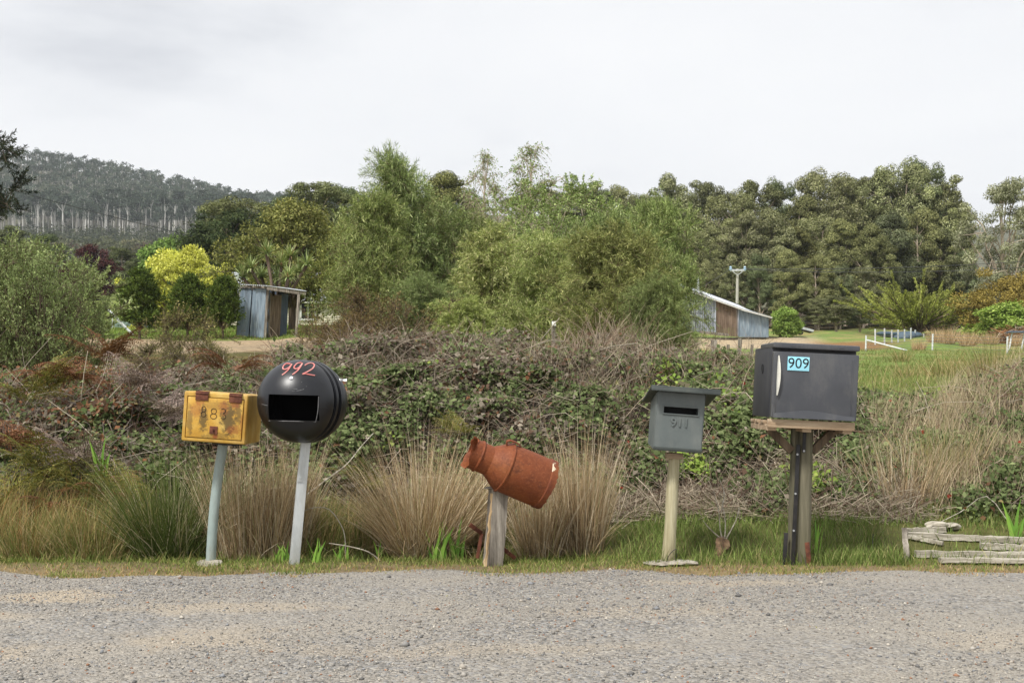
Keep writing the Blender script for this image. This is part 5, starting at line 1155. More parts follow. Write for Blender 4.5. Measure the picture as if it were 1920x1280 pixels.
def crown(r, ends, edir, mode, cr, n_per, L, W, P_, droop=.2, flat=.75, cj=.10, jit=.14, twig=.0, out_bias=.5, fold=.12, twigs=10, shell=None, nj=.55):
    A = Acc(); m_ = len(ends); sz = cr*r.uniform(.55, 1.3, m_); an = np.exp(r.normal(0, .2, (m_, 3))); cnt = np.maximum((n_per*(sz/cr)**2).astype(int), 4)
    ix = np.repeat(np.arange(m_), cnt); n = len(ix)
    if mode == 'ball':
        d = rdir(r, n); d[:, 2] = np.where(d[:, 2] < -.2, d[:, 2]*.5, d[:, 2]); rr_ = r.random(n)**(1/2.2) if shell is None else shell+(1.05-shell)*r.random(n)**.7
        p = ends[ix]+d*an[ix]*(sz[ix]*rr_)[:, None]*np.array([1, 1, flat]); rv = rdir(r, n); rv = rv if shell is None else rv-d*np.sum(rv*d, 1, keepdims=True); ax = unit(rv+d*out_bias-np.array([0, 0, droop])); nr = unit(d+np.array([0, 0, .6])+r.normal(0, nj, (n, 3)))
    else:
        tw = twigs; td = unit(edir[:, None]*.8+r.normal(0, .75, (m_, tw, 3))+np.array([0, 0, twig])); ti = r.integers(0, tw, n); dd = td[ix, ti]; u = r.random(n)**.8
        sag = np.zeros((n, 3)); sag[:, 2] = -droop*(u**2)*sz[ix]*1.1
        p = ends[ix]-edir[ix]*(sz[ix]*.35)[:, None]+dd*(u*sz[ix]*1.35)[:, None]+sag+r.normal(0, .03, (n, 3))*sz[ix][:, None]
        ax = unit(dd*.9+r.normal(0, .6, (n, 3))-np.array([0, 0, droop*.8])); nr = unit(r.normal(0, .6, (n, 3))+np.array([0, 0, .8])+dd*.2)
        tt = np.linspace(0, 1, 5); pts = (ends-edir*(sz*.35)[:, None])[:, None, None]+td[:, :, None]*(tt*1.25)[None, None, :, None]*sz[:, None, None, None]
        pts[..., 2] -= (droop*1.1*tt**2)[None, None]*sz[:, None, None]; pts = pts.reshape(-1, 5, 3); A.tw = pts
    L_ = L*r.uniform(.65, 1.35, n); V, Fc = leaves(p, ax, nr, L_, W*r.uniform(.7, 1.3, n), fold); A.add(V, Fc, np.repeat(pal(r, n, P_, jit, ix, cj), 4, 0))
    return A
class Kind:
    def __init__(s, seed, h, base_t, cr, nl, nsub, prof, mode, ccr, n_per, L, W, P_, bark='bark_brown', leafmat='leaf', twigr=0, sides=6, barkc=(1, 1, 1), sk={}, ck={}):
        r = np.random.default_rng(seed); s.h = h
        T_, R_, e, d = skeleton(r, h, base_t, cr, nl, nsub, prof, **sk); A = crown(r, e, d, mode, ccr, n_per, L, W, P_, **ck)
        V, Fc = tubes(T_, R_, sides); B = Acc(); B.add(V, Fc, (1, 1, 1))
        if twigr and hasattr(A, 'tw'):
            V, Fc = tubes(A.tw, np.linspace(1, .4, 5)[None]*twigr*np.ones((len(A.tw), 1)), 3); B.add(V, Fc, (1, 1, 1))
        s.trunk = B.mesh('trunk', M[bark], True); s.crown = A.mesh('crown', M[leafmat]); s.barkc = barkc
        zt = max(v.co.z for v in s.crown.vertices) if len(s.crown.vertices) < 3000 else float(np.percentile(np.concatenate(A.V)[:, 2], 99.4)); s.h = zt
def plant(name, kind, px, top, Y, label, cat, group=None, w=1.0, rz=None, color=(1, 1, 1), barkc=None, h=None, zoff=0):
    q = G(px, Y); q.z += zoff; hh = h or (H+(Y0-top)*Y/F-q.z); s = hh/kind.h
    t = thing(name, label, cat, q, group, rz if rz is not None else (px*7.13) % 6.28, (s*w, s*w, s))
    a = link('trunk', kind.trunk, t); b = link('crown', kind.crown, t); a.color = tuple(barkc or kind.barkc)+(1,); b.color = tuple(color)+(1,); return t
def ell(c=.45, p=.5): return lambda u: max(1-((u-c)/(1-c if u > c else c+.35))**2, .05)**p
eucP = [(136, 138, 94, 4), (118, 122, 78, 3), (164, 164, 124, 2), (98, 104, 64, 2)]
euc2 = [(128, 130, 80, 4), (112, 114, 70, 3), (150, 148, 96, 2), (92, 98, 58, 2)]
wat = [(142, 158, 94, 4), (118, 136, 78, 3), (176, 184, 128, 2.4), (88, 106, 62, 2)]
EU = [Kind(s, h, .30, cr, nl, 4, ell(.5), 'ball', cc, npr, .25, .095, P_, 'bark_pale', 'gum', barkc=(1.1, 1.06, 1), sk=dict(r0=.30, lean=.05, lift=.8), ck=dict(droop=.25, flat=.8, cj=.17, out_bias=.2, shell=.55, nj=.4, jit=.2))
      for s, h, cr, nl, cc, npr, P_ in ((201, 15, 3.6, 24, .88, 420, eucP), (202, 15, 4.2, 28, .86, 400, euc2), (203, 15, 3.2, 22, .92, 430, eucP), (205, 15, 4.8, 28, .92, 410, eucP), (204, 15, 3.6, 24, .9, 420, [(122, 132, 92, 4), (104, 114, 74, 3), (150, 156, 118, 2)]))]
OPEN = Kind(211, 13, .34, 5.6, 26, 3, ell(.62, .6), 'ball', .8, 200, .27, .1, [(146, 148, 112, 4), (126, 130, 94, 3), (172, 172, 140, 2)], 'bark_pale', 'gum', barkc=(1.15, 1.12, 1.08), sk=dict(r0=.36, lean=.05, lift=.95, stems=3, spr=2.4), ck=dict(droop=.3, flat=.65, cj=.15, shell=.4, nj=.45))
WT = [Kind(s, 5, .12, cr, nl, 3, ell(.45, .45), 'spray', .78, int(npr*1.35), .18, .017, P_, 'bark_brown', twigr=.006, barkc=(1.5, 1.45, 1.35), sk=dict(r0=.055, lean=.07, lift=1.1, stems=st, spr=.9, jut=(.3, 1.15), lead=16), ck=dict(droop=.35, twig=.4, cj=.12, twigs=9, jit=.26))
      for s, cr, nl, npr, P_, st in ((221, 1.75, 46, 320, wat, 3), (222, 1.7, 42, 330, [(158, 168, 96, 4), (136, 150, 82, 3), (196, 196, 134, 2.2), (226, 218, 156, .8)], 3), (223, 2.0, 50, 320, [(136, 144, 88, 4), (114, 124, 74, 3), (164, 166, 108, 2.2)], 4))]
BIR = Kind(231, 7, .3, 1.3, 26, 3, ell(.5, .5), 'spray', .48, 46, .075, .045, [(128, 150, 84, 4), (112, 134, 70, 3), (152, 168, 104, 2)], 'bark_pale', twigr=.007, barkc=(1.15, 1.12, 1.08), sk=dict(r0=.085, lean=.05, lift=1.2, jut=(.25, 1.0)), ck=dict(droop=.9, twig=.4, cj=.1, twigs=8))
BRT = Kind(232, 4.5, .3, 1.9, 34, 3, ell(.55, .5), 'spray', .5, 300, .075, .036, [(140, 158, 92, 4), (118, 138, 80, 3), (170, 182, 116, 1.8)], 'bark_pale', twigr=.007, barkc=(1.05, 1.05, 1), sk=dict(r0=.07, lean=.06, lift=1.2, stems=3, spr=.9), ck=dict(droop=.3, twig=.3, cj=.1))
DENSE = Kind(241, 6, .36, 3.0, 42, 2, ell(.42, .45), 'ball', .7, 260, .16, .075, [(124, 126, 66, 4), (106, 110, 58, 3), (146, 142, 80, 2)], sk=dict(r0=.2, lift=.9), ck=dict(cj=.12, flat=.8))
DARK = Kind(242, 8, .1, 4.4, 46, 2, ell(.4, .5), 'ball', .95, 230, .3, .09, [(72, 84, 52, 4), (60, 72, 46, 3), (86, 94, 58, 2)], leafmat='needle', sk=dict(r0=.3, lift=.5), ck=dict(cj=.14, flat=.5, droop=.1))
CON = Kind(251, 2.7, .28, .84, 90, 1, ell(.38, .4), 'spray', .32, 260, .09, .034, [(92, 112, 46, 4), (76, 94, 40, 3), (116, 130, 58, 1.5)], leafmat='needle', sk=dict(r0=.06, lift=.9, jut=(.35, 1.0)), ck=dict(droop=-.1, twig=.8, cj=.14))
GOLD = Kind(252, 2.6, .08, 2.3, 60, 2, ell(.4, .45), 'ball', .34, 220, .12, .05, [(206, 206, 84, 4), (184, 186, 70, 3), (222, 220, 116, 2)], leafmat='leaf', sk=dict(r0=.1, lift=.6), ck=dict(cj=.12, flat=.55, out_bias=.9, droop=0))
LSH = Kind(261, 2.2, .14, 1.45, 60, 3, ell(.55, .45), 'spray', .24, 150, .05, .017, [(136, 150, 94, 4), (116, 130, 80, 3), (162, 172, 114, 2)], 'bark_brown', twigr=.004, sk=dict(r0=.05, lift=1.5, stems=5, spr=1.1, lean=.06), ck=dict(droop=.0, twig=.7, cj=.14, twigs=9))
OSH = Kind(262, 1.15, .15, .5, 34, 3, ell(.45, .5), 'spray', .17, 75, .03, .012, [(134, 128, 76, 4), (112, 110, 66, 3), (152, 140, 90, 2)], 'bark_brown', twigr=.0025, sk=dict(r0=.02, lift=1.3, stems=4, spr=.35, lean=.08, jut=(.4, 1.2)), ck=dict(droop=.0, twig=.6, cj=.15))
BSH = Kind(263, 1.6, .06, 1.0, 46, 3, ell(.45, .5), 'spray', .26, 110, .045, .016, [(124, 104, 70, 4), (106, 92, 62, 3), (118, 114, 70, 2)], 'bark_brown', twigr=.004, sk=dict(r0=.03, lift=1.2, stems=5, spr=.6, lean=.08, jut=(.4, 1.2)), ck=dict(droop=.1, twig=.5, cj=.15))
BGR = Kind(264, 2.0, .08, 1.05, 46, 2, ell(.4, .5), 'ball', .30, 130, .12, .07, [(134, 160, 70, 4), (116, 142, 62, 3), (160, 178, 94, 1.5)], sk=dict(r0=.05, lift=1.0, stems=3, spr=.4), ck=dict(cj=.13, out_bias=.6))
BALL = Kind(265, 2.6, .04, 2.2, 80, 1, ell(.35, .45), 'ball', .42, 260, .12, .06, [(150, 132, 62, 4), (130, 114, 54, 3), (168, 150, 76, 1.5)], leafmat='needle', sk=dict(r0=.1, lift=.6, jut=(.8, 1.0)), ck=dict(cj=.1, flat=.9, out_bias=1.0, droop=0))
BURG = Kind(266, 5, .12, 2.2, 40, 2, ell(.4, .5), 'ball', .55, 140, .2, .12, [(84, 50, 50, 4), (70, 42, 44, 3), (100, 62, 58, 1)], sk=dict(r0=.12, lift=.8), ck=dict(cj=.14))
PINE = Kind(271, 14, .05, 3.6, 60, 3, ell(.35, .6), 'spray', .85, 330, .24, .06, [(58, 66, 46, 4), (48, 56, 40, 3), (72, 78, 52, 1)], leafmat='needle', twigr=.02, sk=dict(r0=.25, lift=.2, jut=(.5, 1.05)), ck=dict(droop=.0, twig=.4, cj=.14))
print('kinds', round(time.time()-T0, 1))

# the wood behind shed and paddock
wood_lab = 'grey green eucalypt in the crowded middle of the wood behind the shed and paddock'
back = [(1085, 350, 112, 0), (1120, 356, 118, 4), (1165, 352, 122, 2), (1205, 368, 116, 0), (1256, 336, 118, 2), (1300, 372, 124, 4), (1332, 344, 122, 0), (1372, 366, 116, 3), (1420, 342, 120, 0), (1462, 344, 124, 4), (1500, 372, 118, 1), (1546, 326, 120, 3), (1592, 338, 124, 2), (1640, 328, 120, 0), (1690, 312, 118, 3), (1728, 308, 120, 4), (1764, 342, 118, 0), (1792, 400, 116, 0)]
midr = [(1110, 420, 100, 1), (1240, 430, 104, 0), (1300, 440, 102, 3), (1350, 420, 106, 0), (1400, 405, 104, 3), (1445, 395, 104, 2), (1490, 430, 104, 1), (1535, 410, 106, 3), (1585, 415, 104, 1), (1625, 425, 102, 1), (1670, 405, 104, 4), (1722, 395, 106, 1), (1768, 430, 106, 0), (1322, 490, 96, 3), (1375, 500, 95, 0), (1425, 480, 95, 4), (1480, 470, 94, 1), (1530, 480, 94, 1), (1575, 500, 95, 4), (1618, 500, 95, 0), (1800, 470, 106, 4)]
special = {(1256, 336): 'eucalypt with a bare pale trunk standing out left of the wood', (1546, 326): 'broad grey eucalypt with pale forked limbs at the top of the wood', (1728, 308): 'tallest dark green eucalypt at the right end of the wood', (1690, 312): 'tall eucalypt left beside the tallest one of the wood', (1792, 400): 'lowest eucalypt at the gap on the right end of the wood', (1585, 415): 'olive brown eucalypt in front at the middle of the wood', (1332, 344): 'rounded eucalypt top above the shed roof left of the power pole', (1425, 480): 'pale limbed eucalypt just right of the power pole'}
for (px, tp_, Y, k_) in back+midr:
    c_ = (.72+.5*rng.random())
    plant('eucalypt_tree', EU[k_], px, tp_, Y, special.get((px, tp_), wood_lab), 'tree', 'eucalypts of the wood behind the paddock', (.74 if Y > 111 else .84)+.2*rng.random(), color=(c_, c_*(.97+.06*rng.random()), c_*(.9+.15*rng.random())))
for px, tp_, Y, k_, c_, lb in ((1568, 555, 86, 0, .8, 'dark low eucalypt bush left of the spreading cypress'), (1612, 560, 88, 4, .75, 'dark shrubby eucalypt behind the left side of the spreading cypress'), (1535, 560, 92, 3, .95, 'young eucalypt with a short pale trunk above the farm trailer'), (1790, 560, 90, 3, .9, 'grey eucalypt bush right of the spreading cypress')):
    plant('eucalypt_sapling', EU[k_], px, tp_, Y, lb, 'tree', 'young eucalypts at the edge of the wood', 1.9, color=(c_, c_, c_))
plant('eucalypt_tree', OPEN, 1886, 343, 92, 'open crowned gum with spreading bare pale limbs at the right edge', 'tree', None, .74, rz=1.1)
plant('eucalypt_tree', OPEN, 1960, 370, 96, 'pale gum cut off by the right edge of the picture', 'tree', None, 1.0, rz=3.0)
# left background group
plant('eucalypt_tree', EU[0], 592, 342, 92, 'dark rounded gum rising highest behind the yellow green tree', 'tree', 'gums behind the cottage', 1.2, color=(.8, .85, .75))
plant('eucalypt_tree', EU[4], 540, 372, 94, 'dark gum just left of the highest one behind the cottage', 'tree', 'gums behind the cottage', 1.1, color=(.75, .8, .7))
plant('eucalypt_tree', EU[4], 640, 352, 96, 'dark gum directly left of the tall wattle top', 'tree', 'gums behind the cottage', 1.1, color=(.75, .8, .7))
plant('eucalypt_tree', EU[1], 820, 330, 100, 'gum crown showing just behind the tall wattle top', 'tree', 'gums behind the cottage', 1.3, color=(.9, .9, .8))
plant('eucalypt_tree', EU[0], 1010, 352, 112, 'gum behind the two pale birches', 'tree', 'gums behind the cottage', 1.2, color=(.9, .9, .85))
plant('eucalypt_tree', EU[3], 445, 376, 92, 'spreading gum with pale limbs above the dark cypress', 'tree', 'gums behind the cottage', 1.3, color=(.8, .82, .72))
plant('cypress_tree', DARK, 425, 398, 84, 'broad dark green cypress behind the golden bush', 'tree', None, 1.0)
plant('cypress_tree', DARK, 500, 405, 86, 'dark cypress partly hidden by the yellow green tree', 'tree', None, .9, color=(1.05, 1.05, 1))
plant('broadleaf_tree', DENSE, 548, 388, 54, 'dense rounded yellow green tree behind the outhouse', 'tree', None, 1.05)
plant('broadleaf_tree', DENSE, 655, 425, 50, 'olive tree between the outhouse and the tall wattle', 'tree', None, .62, color=(.9, .95, .85))
plant('burgundy_tree', BURG, 165, 462, 130, 'dark burgundy leaved tree at the foot of the hill', 'tree')
for px, tp_, Y, k_, lb in ((232, 466, 140, 0, 'dark gum right of the burgundy tree at the hill foot'), (275, 468, 142, 4, 'dark gum above the golden bush at the hill foot'), (85, 440, 150, 4, 'dark gum behind the left shrub at the hill foot'), (20, 430, 150, 0, 'dark gum under the pine branches at the hill foot')):
    plant('eucalypt_tree', EU[k_], px, tp_, Y, lb, 'tree', 'dark gums at the foot of the hill', 1.5, color=(.55, .6, .55))
plant('poplar_tree', BGR, 318, 452, 120, 'light green tree peeping above the golden bush', 'tree', None, .9, color=(.8, .85, .9))
plant('golden_bush', GOLD, 347, 470, 58, 'bright golden yellow conifer bush behind the round conifers', 'bush', None, .74)
for px, tp_, lb in ((262, 506, 'left dark round conifer on a short trunk beside the white pole stay'), (352, 516, 'middle dark round conifer in front of the golden bush'), (418, 520, 'right dark round conifer next to the outhouse')):
    plant('round_conifer', CON, px, tp_, 45.5, lb, 'conifer', 'three round conifers on the lawn', 1.0)
pine = plant('pine_tree', PINE, -104, 150, 60, 'dark pine reaching its branches in from the left edge', 'tree', None, 1.0, rz=.4)
plant('leafy_shrub', LSH, 48, 452, 15, 'large grey green shrub with dark stems at the left edge', 'shrub', None, 1.0, rz=.3)
plant('leafy_shrub', LSH, 96, 492, 14.4, 'grey green shrub leaning right beside the white pole stay', 'shrub', None, .62, rz=2.2, color=(.95, 1, .95))
plant('leafy_shrub', LSH, -30, 446, 15.6, 'grey green shrub cut off by the left edge', 'shrub', None, 1.0, rz=4.2)
plant('olive_shrub', OSH, 352, 578, 13.5, 'sparse olive shrub growing on the bank in front of the middle conifer', 'shrub', None, 1.0)
plant('olive_shrub', OSH, 300, 640, 12.6, 'low dark shrub under the sparse olive shrub', 'shrub', None, 1.3, color=(.75, .8, .75))
plant('olive_shrub', OSH, 395, 640, 12.8, 'low olive shrub at the edge of the sandy drive', 'shrub', None, 1.2, color=(.85, .9, .85))
plant('brown_shrub', BSH, 690, 548, 19, 'brown dead looking shrub under the tall wattle', 'shrub', None, 1.0)
plant('brown_shrub', BSH, 640, 590, 17, 'dry brown shrub in front of the cream cottage wall', 'shrub', None, 1.0, color=(1.15, 1.1, 1))
# wattles and birches
plant('wattle_tree', WT[0], 765, 296, 29, 'tall feathery wattle rising highest left of the birches', 'tree', 'feathery wattles in the middle', .66, rz=.5)
plant('wattle_tree', WT[0], 700, 372, 27, 'feathery wattle at the left of the group above the brown shrub', 'tree', 'feathery wattles in the middle', .72, rz=2.0, color=(1.04, 1.0, .9))
plant('wattle_tree', WT[2], 830, 395, 31, 'dark feathery wattle between the tall one and the birches', 'tree', 'feathery wattles in the middle', 1.0, rz=3.3, color=(.92, .96, .95))
plant('wattle_tree', WT[1], 935, 432, 27, 'yellowish flowering wattle in the centre of the group', 'tree', 'feathery wattles in the middle', 1.0, rz=1.0)
plant('wattle_tree', WT[1], 1010, 440, 25, 'yellow green wattle just left of the big rounded one', 'tree', 'feathery wattles in the middle', .8, rz=4.0, color=(.95, 1, .95))
plant('wattle_tree', WT[2], 1150, 430, 23, 'big rounded olive wattle standing right of centre', 'tree', 'feathery wattles in the middle', 1.0, rz=.2, color=(1.02, .98, .9))
plant('wattle_tree', WT[0], 1238, 372, 28, 'tall thin topped wattle on the right side of the group', 'tree', 'feathery wattles in the middle', .62, rz=5.0, color=(1, 1, .92))
plant('wattle_tree', WT[2], 1228, 520, 21, 'low dark wattle branch mass beside the farm shed', 'tree', 'feathery wattles in the middle', .85, rz=2.5, color=(.88, .95, .92))
plant('wattle_tree', WT[0], 1120, 405, 32, 'green wattle behind the big rounded one', 'tree', 'feathery wattles in the middle', .9, rz=2.9)
plant('wattle_tree', WT[1], 860, 560, 21, 'low yellow green wattle in front at the foot of the group', 'tree', 'feathery wattles in the middle', 1.3, rz=2.4, color=(.95, 1, .9))
plant('wattle_tree', WT[2], 790, 520, 23, 'low dark wattle under the tallest one', 'tree', 'feathery wattles in the middle', 1.1, rz=5.4, color=(.85, .95, .95))
plant('birch_tree', BIR, 902, 290, 44, 'thin pale birch on the left of the pair', 'tree', 'pair of birches', .9, rz=.9)
plant('birch_tree', BIR, 990, 272, 45, 'tallest pale birch on the right of the pair', 'tree', 'pair of birches', 1.0, rz=2.6)
plant('birch_tree', BIR, 940, 350, 43, 'shorter birch standing between the pair', 'tree', None, 1.0, rz=4.6)
plant('willow_tree', BRT, 1062, 342, 38, 'bright green tree with a forked pale trunk right of the birches', 'tree', None, 1.0, rz=.3)
# right edge shrubs
plant('green_bush', BGR, 1473, 578, 74, 'bright green leafy bush at the right end of the shed', 'bush', None, 1.0)
plant('golden_ball_bush', BALL, 1905, 514, 76, 'large rounded bronze gold bush at the right edge', 'bush', None, .95)
plant('lime_bush', BGR, 1892, 570, 68, 'lime green mounded bush below the bronze gold one', 'bush', None, 1.55, color=(1.1, 1.05, 1))
# cabbage palm clump
r = np.random.default_rng(281); A = Acc(); B = Acc(); YK = 47.6; q = G(520, YK); heads = [(470, 505), (500, 478), (528, 500), (545, 482), (560, 512), (455, 520), (520, 525), (490, 520), (575, 498), (540, 522)]
for i, (px, py) in enumerate(heads):
    p = Pz(px, py, YK+r.uniform(-.6, .6))-q; n = 95; th = np.arccos(r.uniform(-.55, 1, n)); az = r.random(n)*6.28
    V, Fc = blades(np.repeat(np.array(p)[None], n, 0), az, th*.75, th*.55, r.uniform(.5, .8, n), np.full(n, .07), 5, az+PI/2); A.add(V, Fc, np.repeat(pal(r, n, [(152, 166, 104, 4), (128, 144, 88, 3), (184, 186, 132, 1.6), (150, 124, 88, .5)], .14), 10, 0))
    f = np.linspace(0, 1, 6)[:, None]; s0 = np.array([r.normal(0, .25), r.normal(0, .2), -.1]); pts = s0*(1-f)+np.array(p)*f; pts[:, 2] += .25*np.sin(f[:, 0]*PI); V, Fc = tubes(pts[None], np.full((1, 6), .07), 7); B.add(V, Fc, (1, 1, 1))
t = thing('cabbage_palm', 'cabbage palm with spiky leaf heads above the outhouse roof', 'palm', q); a = link('trunk', B.mesh('trunk', M['bark_brown'], True), t); b = link('leaf_heads', A.mesh('leaf_heads', M['leaf']), t)
# spreading cypress
r = np.random.default_rng(291); YQ = 80; q = G(1722, YQ); A = Acc(); B = Acc(); nm = 80; K = 8; tt = np.linspace(0, 1, K)
az = r.random(nm)*6.28; el = np.radians(r.uniform(10, 58, nm)); Ln = np.where(el < .7, 5.6, 3.6)*r.uniform(.6, 1.08, nm); Ln[:2] = 4.4; el[:2] = 1.15
hz = np.stack([np.cos(az), np.sin(az)*.7, np.zeros(nm)], 1)
pts = hz[:, None]*(np.cos(el)[:, None]*Ln[:, None]*tt)[..., None]; pts[..., 2] = np.sin(el)[:, None]*Ln[:, None]*tt**.75*.9+.05*np.sin(tt*9)[None]+.2; pts += np.cumsum(r.normal(0, .035, pts.shape), 1)
sb = []
for i in range(nm):
    for k_ in range(5):
        f = r.uniform(.22, .85); k0 = int(f*(K-1)); st = pts[i, k0]; tg = unit((pts[i, k0+1]-pts[i, k0])[None])[0]; d_ = unit((tg+r.normal(0, .28, 3)+np.array([0, 0, .16]))[None])[0]
        p_ = st+d_*(tt*Ln[i]*r.uniform(.22, .42))[:, None]; p_[:, 2] += .10*tt**2*Ln[i]*r.uniform(-.6, .6); sb.append(p_)
pts = np.concatenate([pts, np.array(sb)]); nbz = len(pts)
V, Fc = tubes(pts, np.linspace(.045, .012, K)[None]*np.ones((nbz, 1)), 4); B.add(V, Fc, (1, 1, 1)); V, Fc = tubes(np.array([[[0, 0, -.2], [0, 0, .2], [.02, 0, .6]]]), np.array([[.22, .18, .1]]), 8); B.add(V, Fc, (1, 1, 1))
n = nbz*190; ix = np.repeat(np.arange(nbz), 190); u = r.uniform(.16, 1, n)**.8; k0 = np.minimum((u*(K-1)).astype(int), K-2); fr = (u*(K-1)-k0)[:, None]; p = pts[ix, k0]*(1-fr)+pts[ix, k0+1]*fr; tg = unit(pts[ix, k0+1]-pts[ix, k0])
d = unit(tg*.9+r.normal(0, .42, (n, 3))+np.array([0, 0, .12])); p = p+r.normal(0, .04, (n, 3)); V, Fc = leaves(p, d, rdir(r, n)+np.array([0, 0, .8]), r.uniform(.06, .17, n), .035, .1); A.add(V, Fc, np.repeat(pal(r, n, [(164, 172, 78, 4), (140, 150, 68, 3), (188, 192, 98, 2)], .15, ix, .2), 4, 0))
t = thing('spreading_cypress', 'low wide spreading cypress with fanned branches behind the yard posts', 'tree', q); link('trunk', B.mesh('trunk', M['bark_brown'], True), t); link('crown', A.mesh('crown', M['needle']), t)
# heap of prunings
r = np.random.default_rng(295); q = G(1908, 66); n = 900; p = np.stack([r.normal(0, .55, n), r.normal(0, .5, n), np.abs(r.normal(.35, .3, n))], 1); d = unit(np.stack([r.normal(0, 1, n), r.normal(0, .6, n), r.normal(.1, .5, n)], 1)); tt = np.linspace(-.5, .5, 4); pts = p[:, None]+d[:, None]*(tt[None]*r.uniform(.4, 1.1, n)[:, None])[..., None]
A = Acc(); V, Fc = tubes(pts, r.uniform(.01, .03, n)[:, None]*np.ones((1, 4)), 3); A.add(V, Fc, np.repeat(pal(r, n, [(164, 120, 82, 3), (134, 98, 70, 2), (176, 160, 140, 1.5)], .15), 12, 0)); o = link('brush_pile', A.mesh('brush_pile', M['dry'])); o.location = q; tag(o, 'heap of brown cut branches in front of the lime green bush', 'brush heap')
print('trees', round(time.time()-T0, 1))

# ================================================================== HILL AND FOREST
ctop = lambda px: np.interp(px, [-900, -300, 0, 100, 200, 300, 400, 450, 540, 700, 1000, 1600], [215, 250, 277, 283, 303, 322, 346, 358, 362, 368, 378, 400])
def hz_(X, Y):
    px = 960+F*X/Y; cg = ctop(px)+26
    row = np.where(Y < 520, np.interp(Y, [330, 420, 520], [540, 505, 487]), np.where(Y < 650, np.interp(Y, [520, 650], [487, 446]), 446+(np.minimum(cg, 446)-446)*np.clip((Y-650)/250, 0, 1)))
    z = H+(Y0-row)*np.minimum(Y, 900)/F; return np.where(Y > 900, z-(Y-900)*.35, z)-np.where(Y < 380, (380-Y)*.35, 0)
hx = np.linspace(-1000, 520, 90); hy = np.linspace(300, 1250, 70); XX, YY = np.meshgrid(hx, hy, indexing='ij'); nx, ny = XX.shape; ii = np.arange(nx*ny).reshape(nx, ny)
fq = np.stack([ii[:-1, :-1], ii[1:, :-1], ii[1:, 1:], ii[:-1, 1:]], -1).reshape(-1, 4)
M['hill'] = pmat('forest_floor', [(62, 66, 48), (84, 84, 62), (98, 96, 74)], .05, rough=.95, bump=0)
tag(link('hill', mesh_np('hill', np.stack([XX, YY, hz_(XX, YY)], -1).reshape(-1, 3), [fq], None, M['hill'], True)), kind='structure')
r = np.random.default_rng(301)
def forest(name, n, ylo, yhi, h, cr, ncl, nleaf, ls, P_, label, conic=False, trunk=0, keep=None, pxr=(-560, 900)):
    A = Acc(); Y = r.uniform(ylo, yhi, n); px = r.uniform(*pxr, n); X = (px-960)*Y/F
    if keep is not None: k = r.random(n) < keep(px, Y, X); X, Y, px = X[k], Y[k], px[k]
    n = len(X); z = hz_(X, Y); hh = h*r.uniform(.82, 1.15, n); tint_ = pal(r, n, P_, .14)
    ix = np.repeat(np.arange(n), ncl*nleaf); ci = np.repeat(np.arange(n*ncl), nleaf)
    if conic:
        u = r.random(len(ix)); th = r.random(len(ix))*6.28; R = cr*(1-u)*np.sqrt(r.random(len(ix)))
        p = np.stack([X[ix]+R*np.cos(th), Y[ix]+R*np.sin(th), z[ix]+hh[ix]*(.08+.95*u)], 1); ax = unit(np.stack([np.cos(th), np.sin(th), r.uniform(-.1, .9, len(ix))], 1))
    else:
        cc = rdir(r, n*ncl)*np.array([1, 1, .62])*cr*r.uniform(.3, 1, (n*ncl, 1)); rad = cr*r.uniform(.3, .5, n*ncl); d = rdir(r, len(ix)); d[:, 2] = np.abs(d[:, 2])*.9-.15
        p = np.stack([X, Y, z+hh-cr*.6], 1)[ix]+cc[ci]+d*rad[ci][:, None]; ax = unit(rdir(r, len(ix))+d*.3-np.array([0, 0, .2]))
    V, Fc = leaves(p, ax, unit(rdir(r, len(ix))+np.array([0, 0, .8])), ls*r.uniform(.7, 1.4, len(ix)), ls*.55, .1)
    A.add(V, Fc, np.repeat(tint_[ix]*np.exp(r.normal(0, .14, (len(ix), 1))), 4, 0))
    if trunk:
        t3 = np.linspace(0, 1, 3); pts = np.stack([X, Y, z-1], 1)[:, None]+np.stack([r.normal(0, .6, n), np.zeros(n), hh], 1)[:, None]*t3[None, :, None]; V, Fc = tubes(pts, np.full((n, 3), trunk), 4); A.add(V, Fc, np.repeat(pal(r, n, [(186, 182, 174, 2), (150, 146, 138, 3)], .1), 12, 0))
    return tag(link(name, A.mesh(name, M['leaf'])), label, 'forest', kind='stuff')
hillP = [(80, 94, 78, 4), (68, 81, 67, 3), (98, 106, 88, 2)]
forest('hill_forest', 5600, 668, 935, 11.5, 2.9, 5, 12, 1.15, hillP, 'grey green eucalypt forest covering the upper slope of the distant hill', trunk=.28)
forest('plantation_forest', 2600, 515, 652, 7, 1.7, 1, 34, 1.1, [(78, 86, 62, 4), (66, 74, 54, 3), (96, 98, 66, 1)], 'dark plantation of small conifers across the middle of the hill', True)
forest('lower_forest', 700, 400, 520, 9, 4.0, 6, 22, 1.2, [(100, 104, 74, 4), (88, 90, 66, 3), (118, 114, 82, 2), (92, 76, 66, .6)], 'mixed scrubby forest along the foot of the distant hill', trunk=.2)
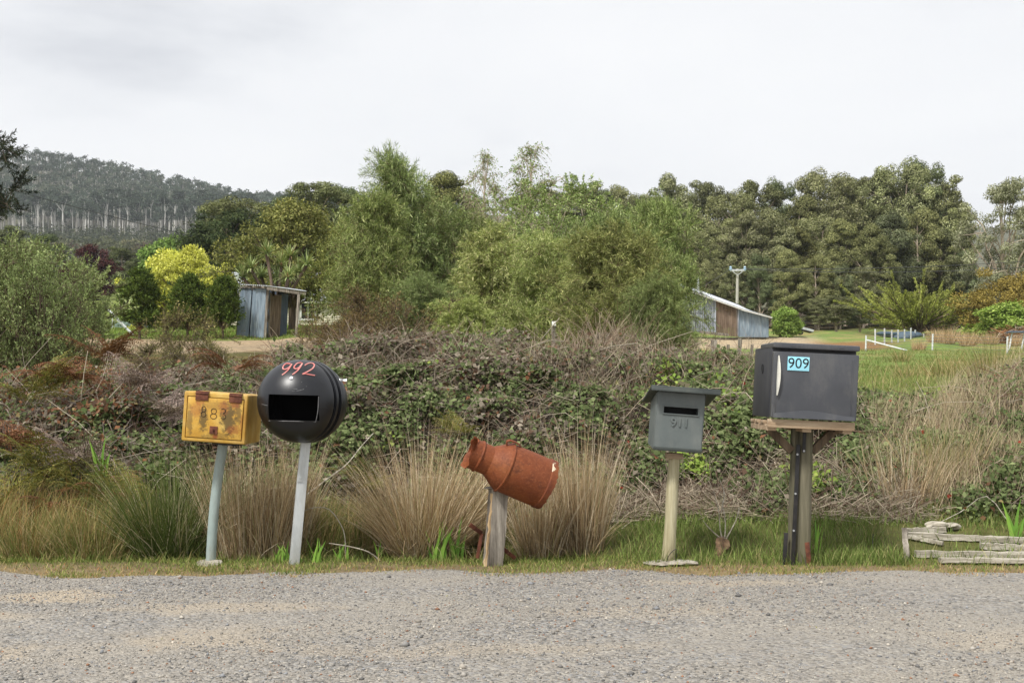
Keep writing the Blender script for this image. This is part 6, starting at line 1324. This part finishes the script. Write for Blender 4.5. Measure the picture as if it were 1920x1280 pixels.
# pale trunks standing above the plantation: each its own tree
PT = []
for s in (311, 312, 313):
    rr = np.random.default_rng(s); e = np.stack([rr.normal(0, 1.6, 9), rr.normal(0, 1.4, 9), rr.uniform(17, 22, 9)+0], 1); e[:, 1] += 1.2; A = crown(rr, e, rdir(rr, 9), 'ball', 1.7, 34, 1.3, .7, hillP, droop=.3, flat=.7)
    t5 = np.linspace(0, 1, 5); pts = [np.stack([np.cumsum(rr.normal(0, .15, 5)), np.cumsum(rr.normal(0, .15, 5)), -1+t5*19], 1)]; rd_ = [.33*(1-.65*t5)]
    for k_ in range(4): pts.append(np.linspace(pts[0][3], e[k_], 5)); rd_.append(.13*(1-.5*t5))
    B = Acc(); V, Fc = tubes(np.array(pts), np.array(rd_), 5); B.add(V, Fc, (1, 1, 1)); PT.append((B.mesh('trunk', M['bark_white'], True), A.mesh('crown', M['leaf'])))
for i in range(240):
    px = 20+r.random()*470; px = px if r.random() < .35 else np.clip(px+18*math.sin(px*.09)+10*math.sin(px*.23), 15, 500); Y = 640+r.random()*46 if i < 180 else 820+r.random()*60
    if i >= 180: px = 10+r.random()*170
    X = (px-960)*Y/F; k_ = i % 3; s = r.uniform(.5, 1.15)*(1 if i < 180 else .62)
    t = thing('pale_trunk_gum', 'pale trunked gum in the line of bare trunks above the plantation' if i < 180 else 'pale trunked gum among the bare trunks near the hilltop at left', 'tree', (X, Y, float(hz_(np.array(X), np.array(Y)))), 'pale trunked gums above the plantation' if i < 180 else 'pale trunked gums near the hilltop', r.random()*6.28, (s, s, s))
    a = link('trunk', PT[k_][0], t); a.color = (1.1, 1.1, 1.1, 1) if r.random() < .65 else (.7, .7, .7, 1); b = link('crown', PT[k_][1], t); c_ = r.uniform(.75, 1.0); b.color = (c_, c_, c_, 1)

# ================================================================== HAZE
HAZE = 0.00019
if HAZE:
    bm = nb(); box(bm, (-150, 620, 135), (2300, 1380, 330)); me = bpy.data.meshes.new('haze'); bm.to_mesh(me); bm.free()
    m = bpy.data.materials.new('haze'); m.use_nodes = True; nt = m.node_tree
    for n_ in list(nt.nodes): nt.nodes.remove(n_)
    out = nt.nodes.new('ShaderNodeOutputMaterial'); pv = nt.nodes.new('ShaderNodeVolumePrincipled'); pv.inputs['Density'].default_value = HAZE; pv.inputs['Color'].default_value = (.88, .93, 1, 1); pv.inputs['Anisotropy'].default_value = .2
    nt.links.new(pv.outputs[0], out.inputs['Volume']); me.materials.append(m); tag(link('haze', me), 'thin pale air haze over the valley', 'haze', kind='stuff')
print('done', round(time.time()-T0, 1), sum(len(m.polygons) for m in bpy.data.meshes))
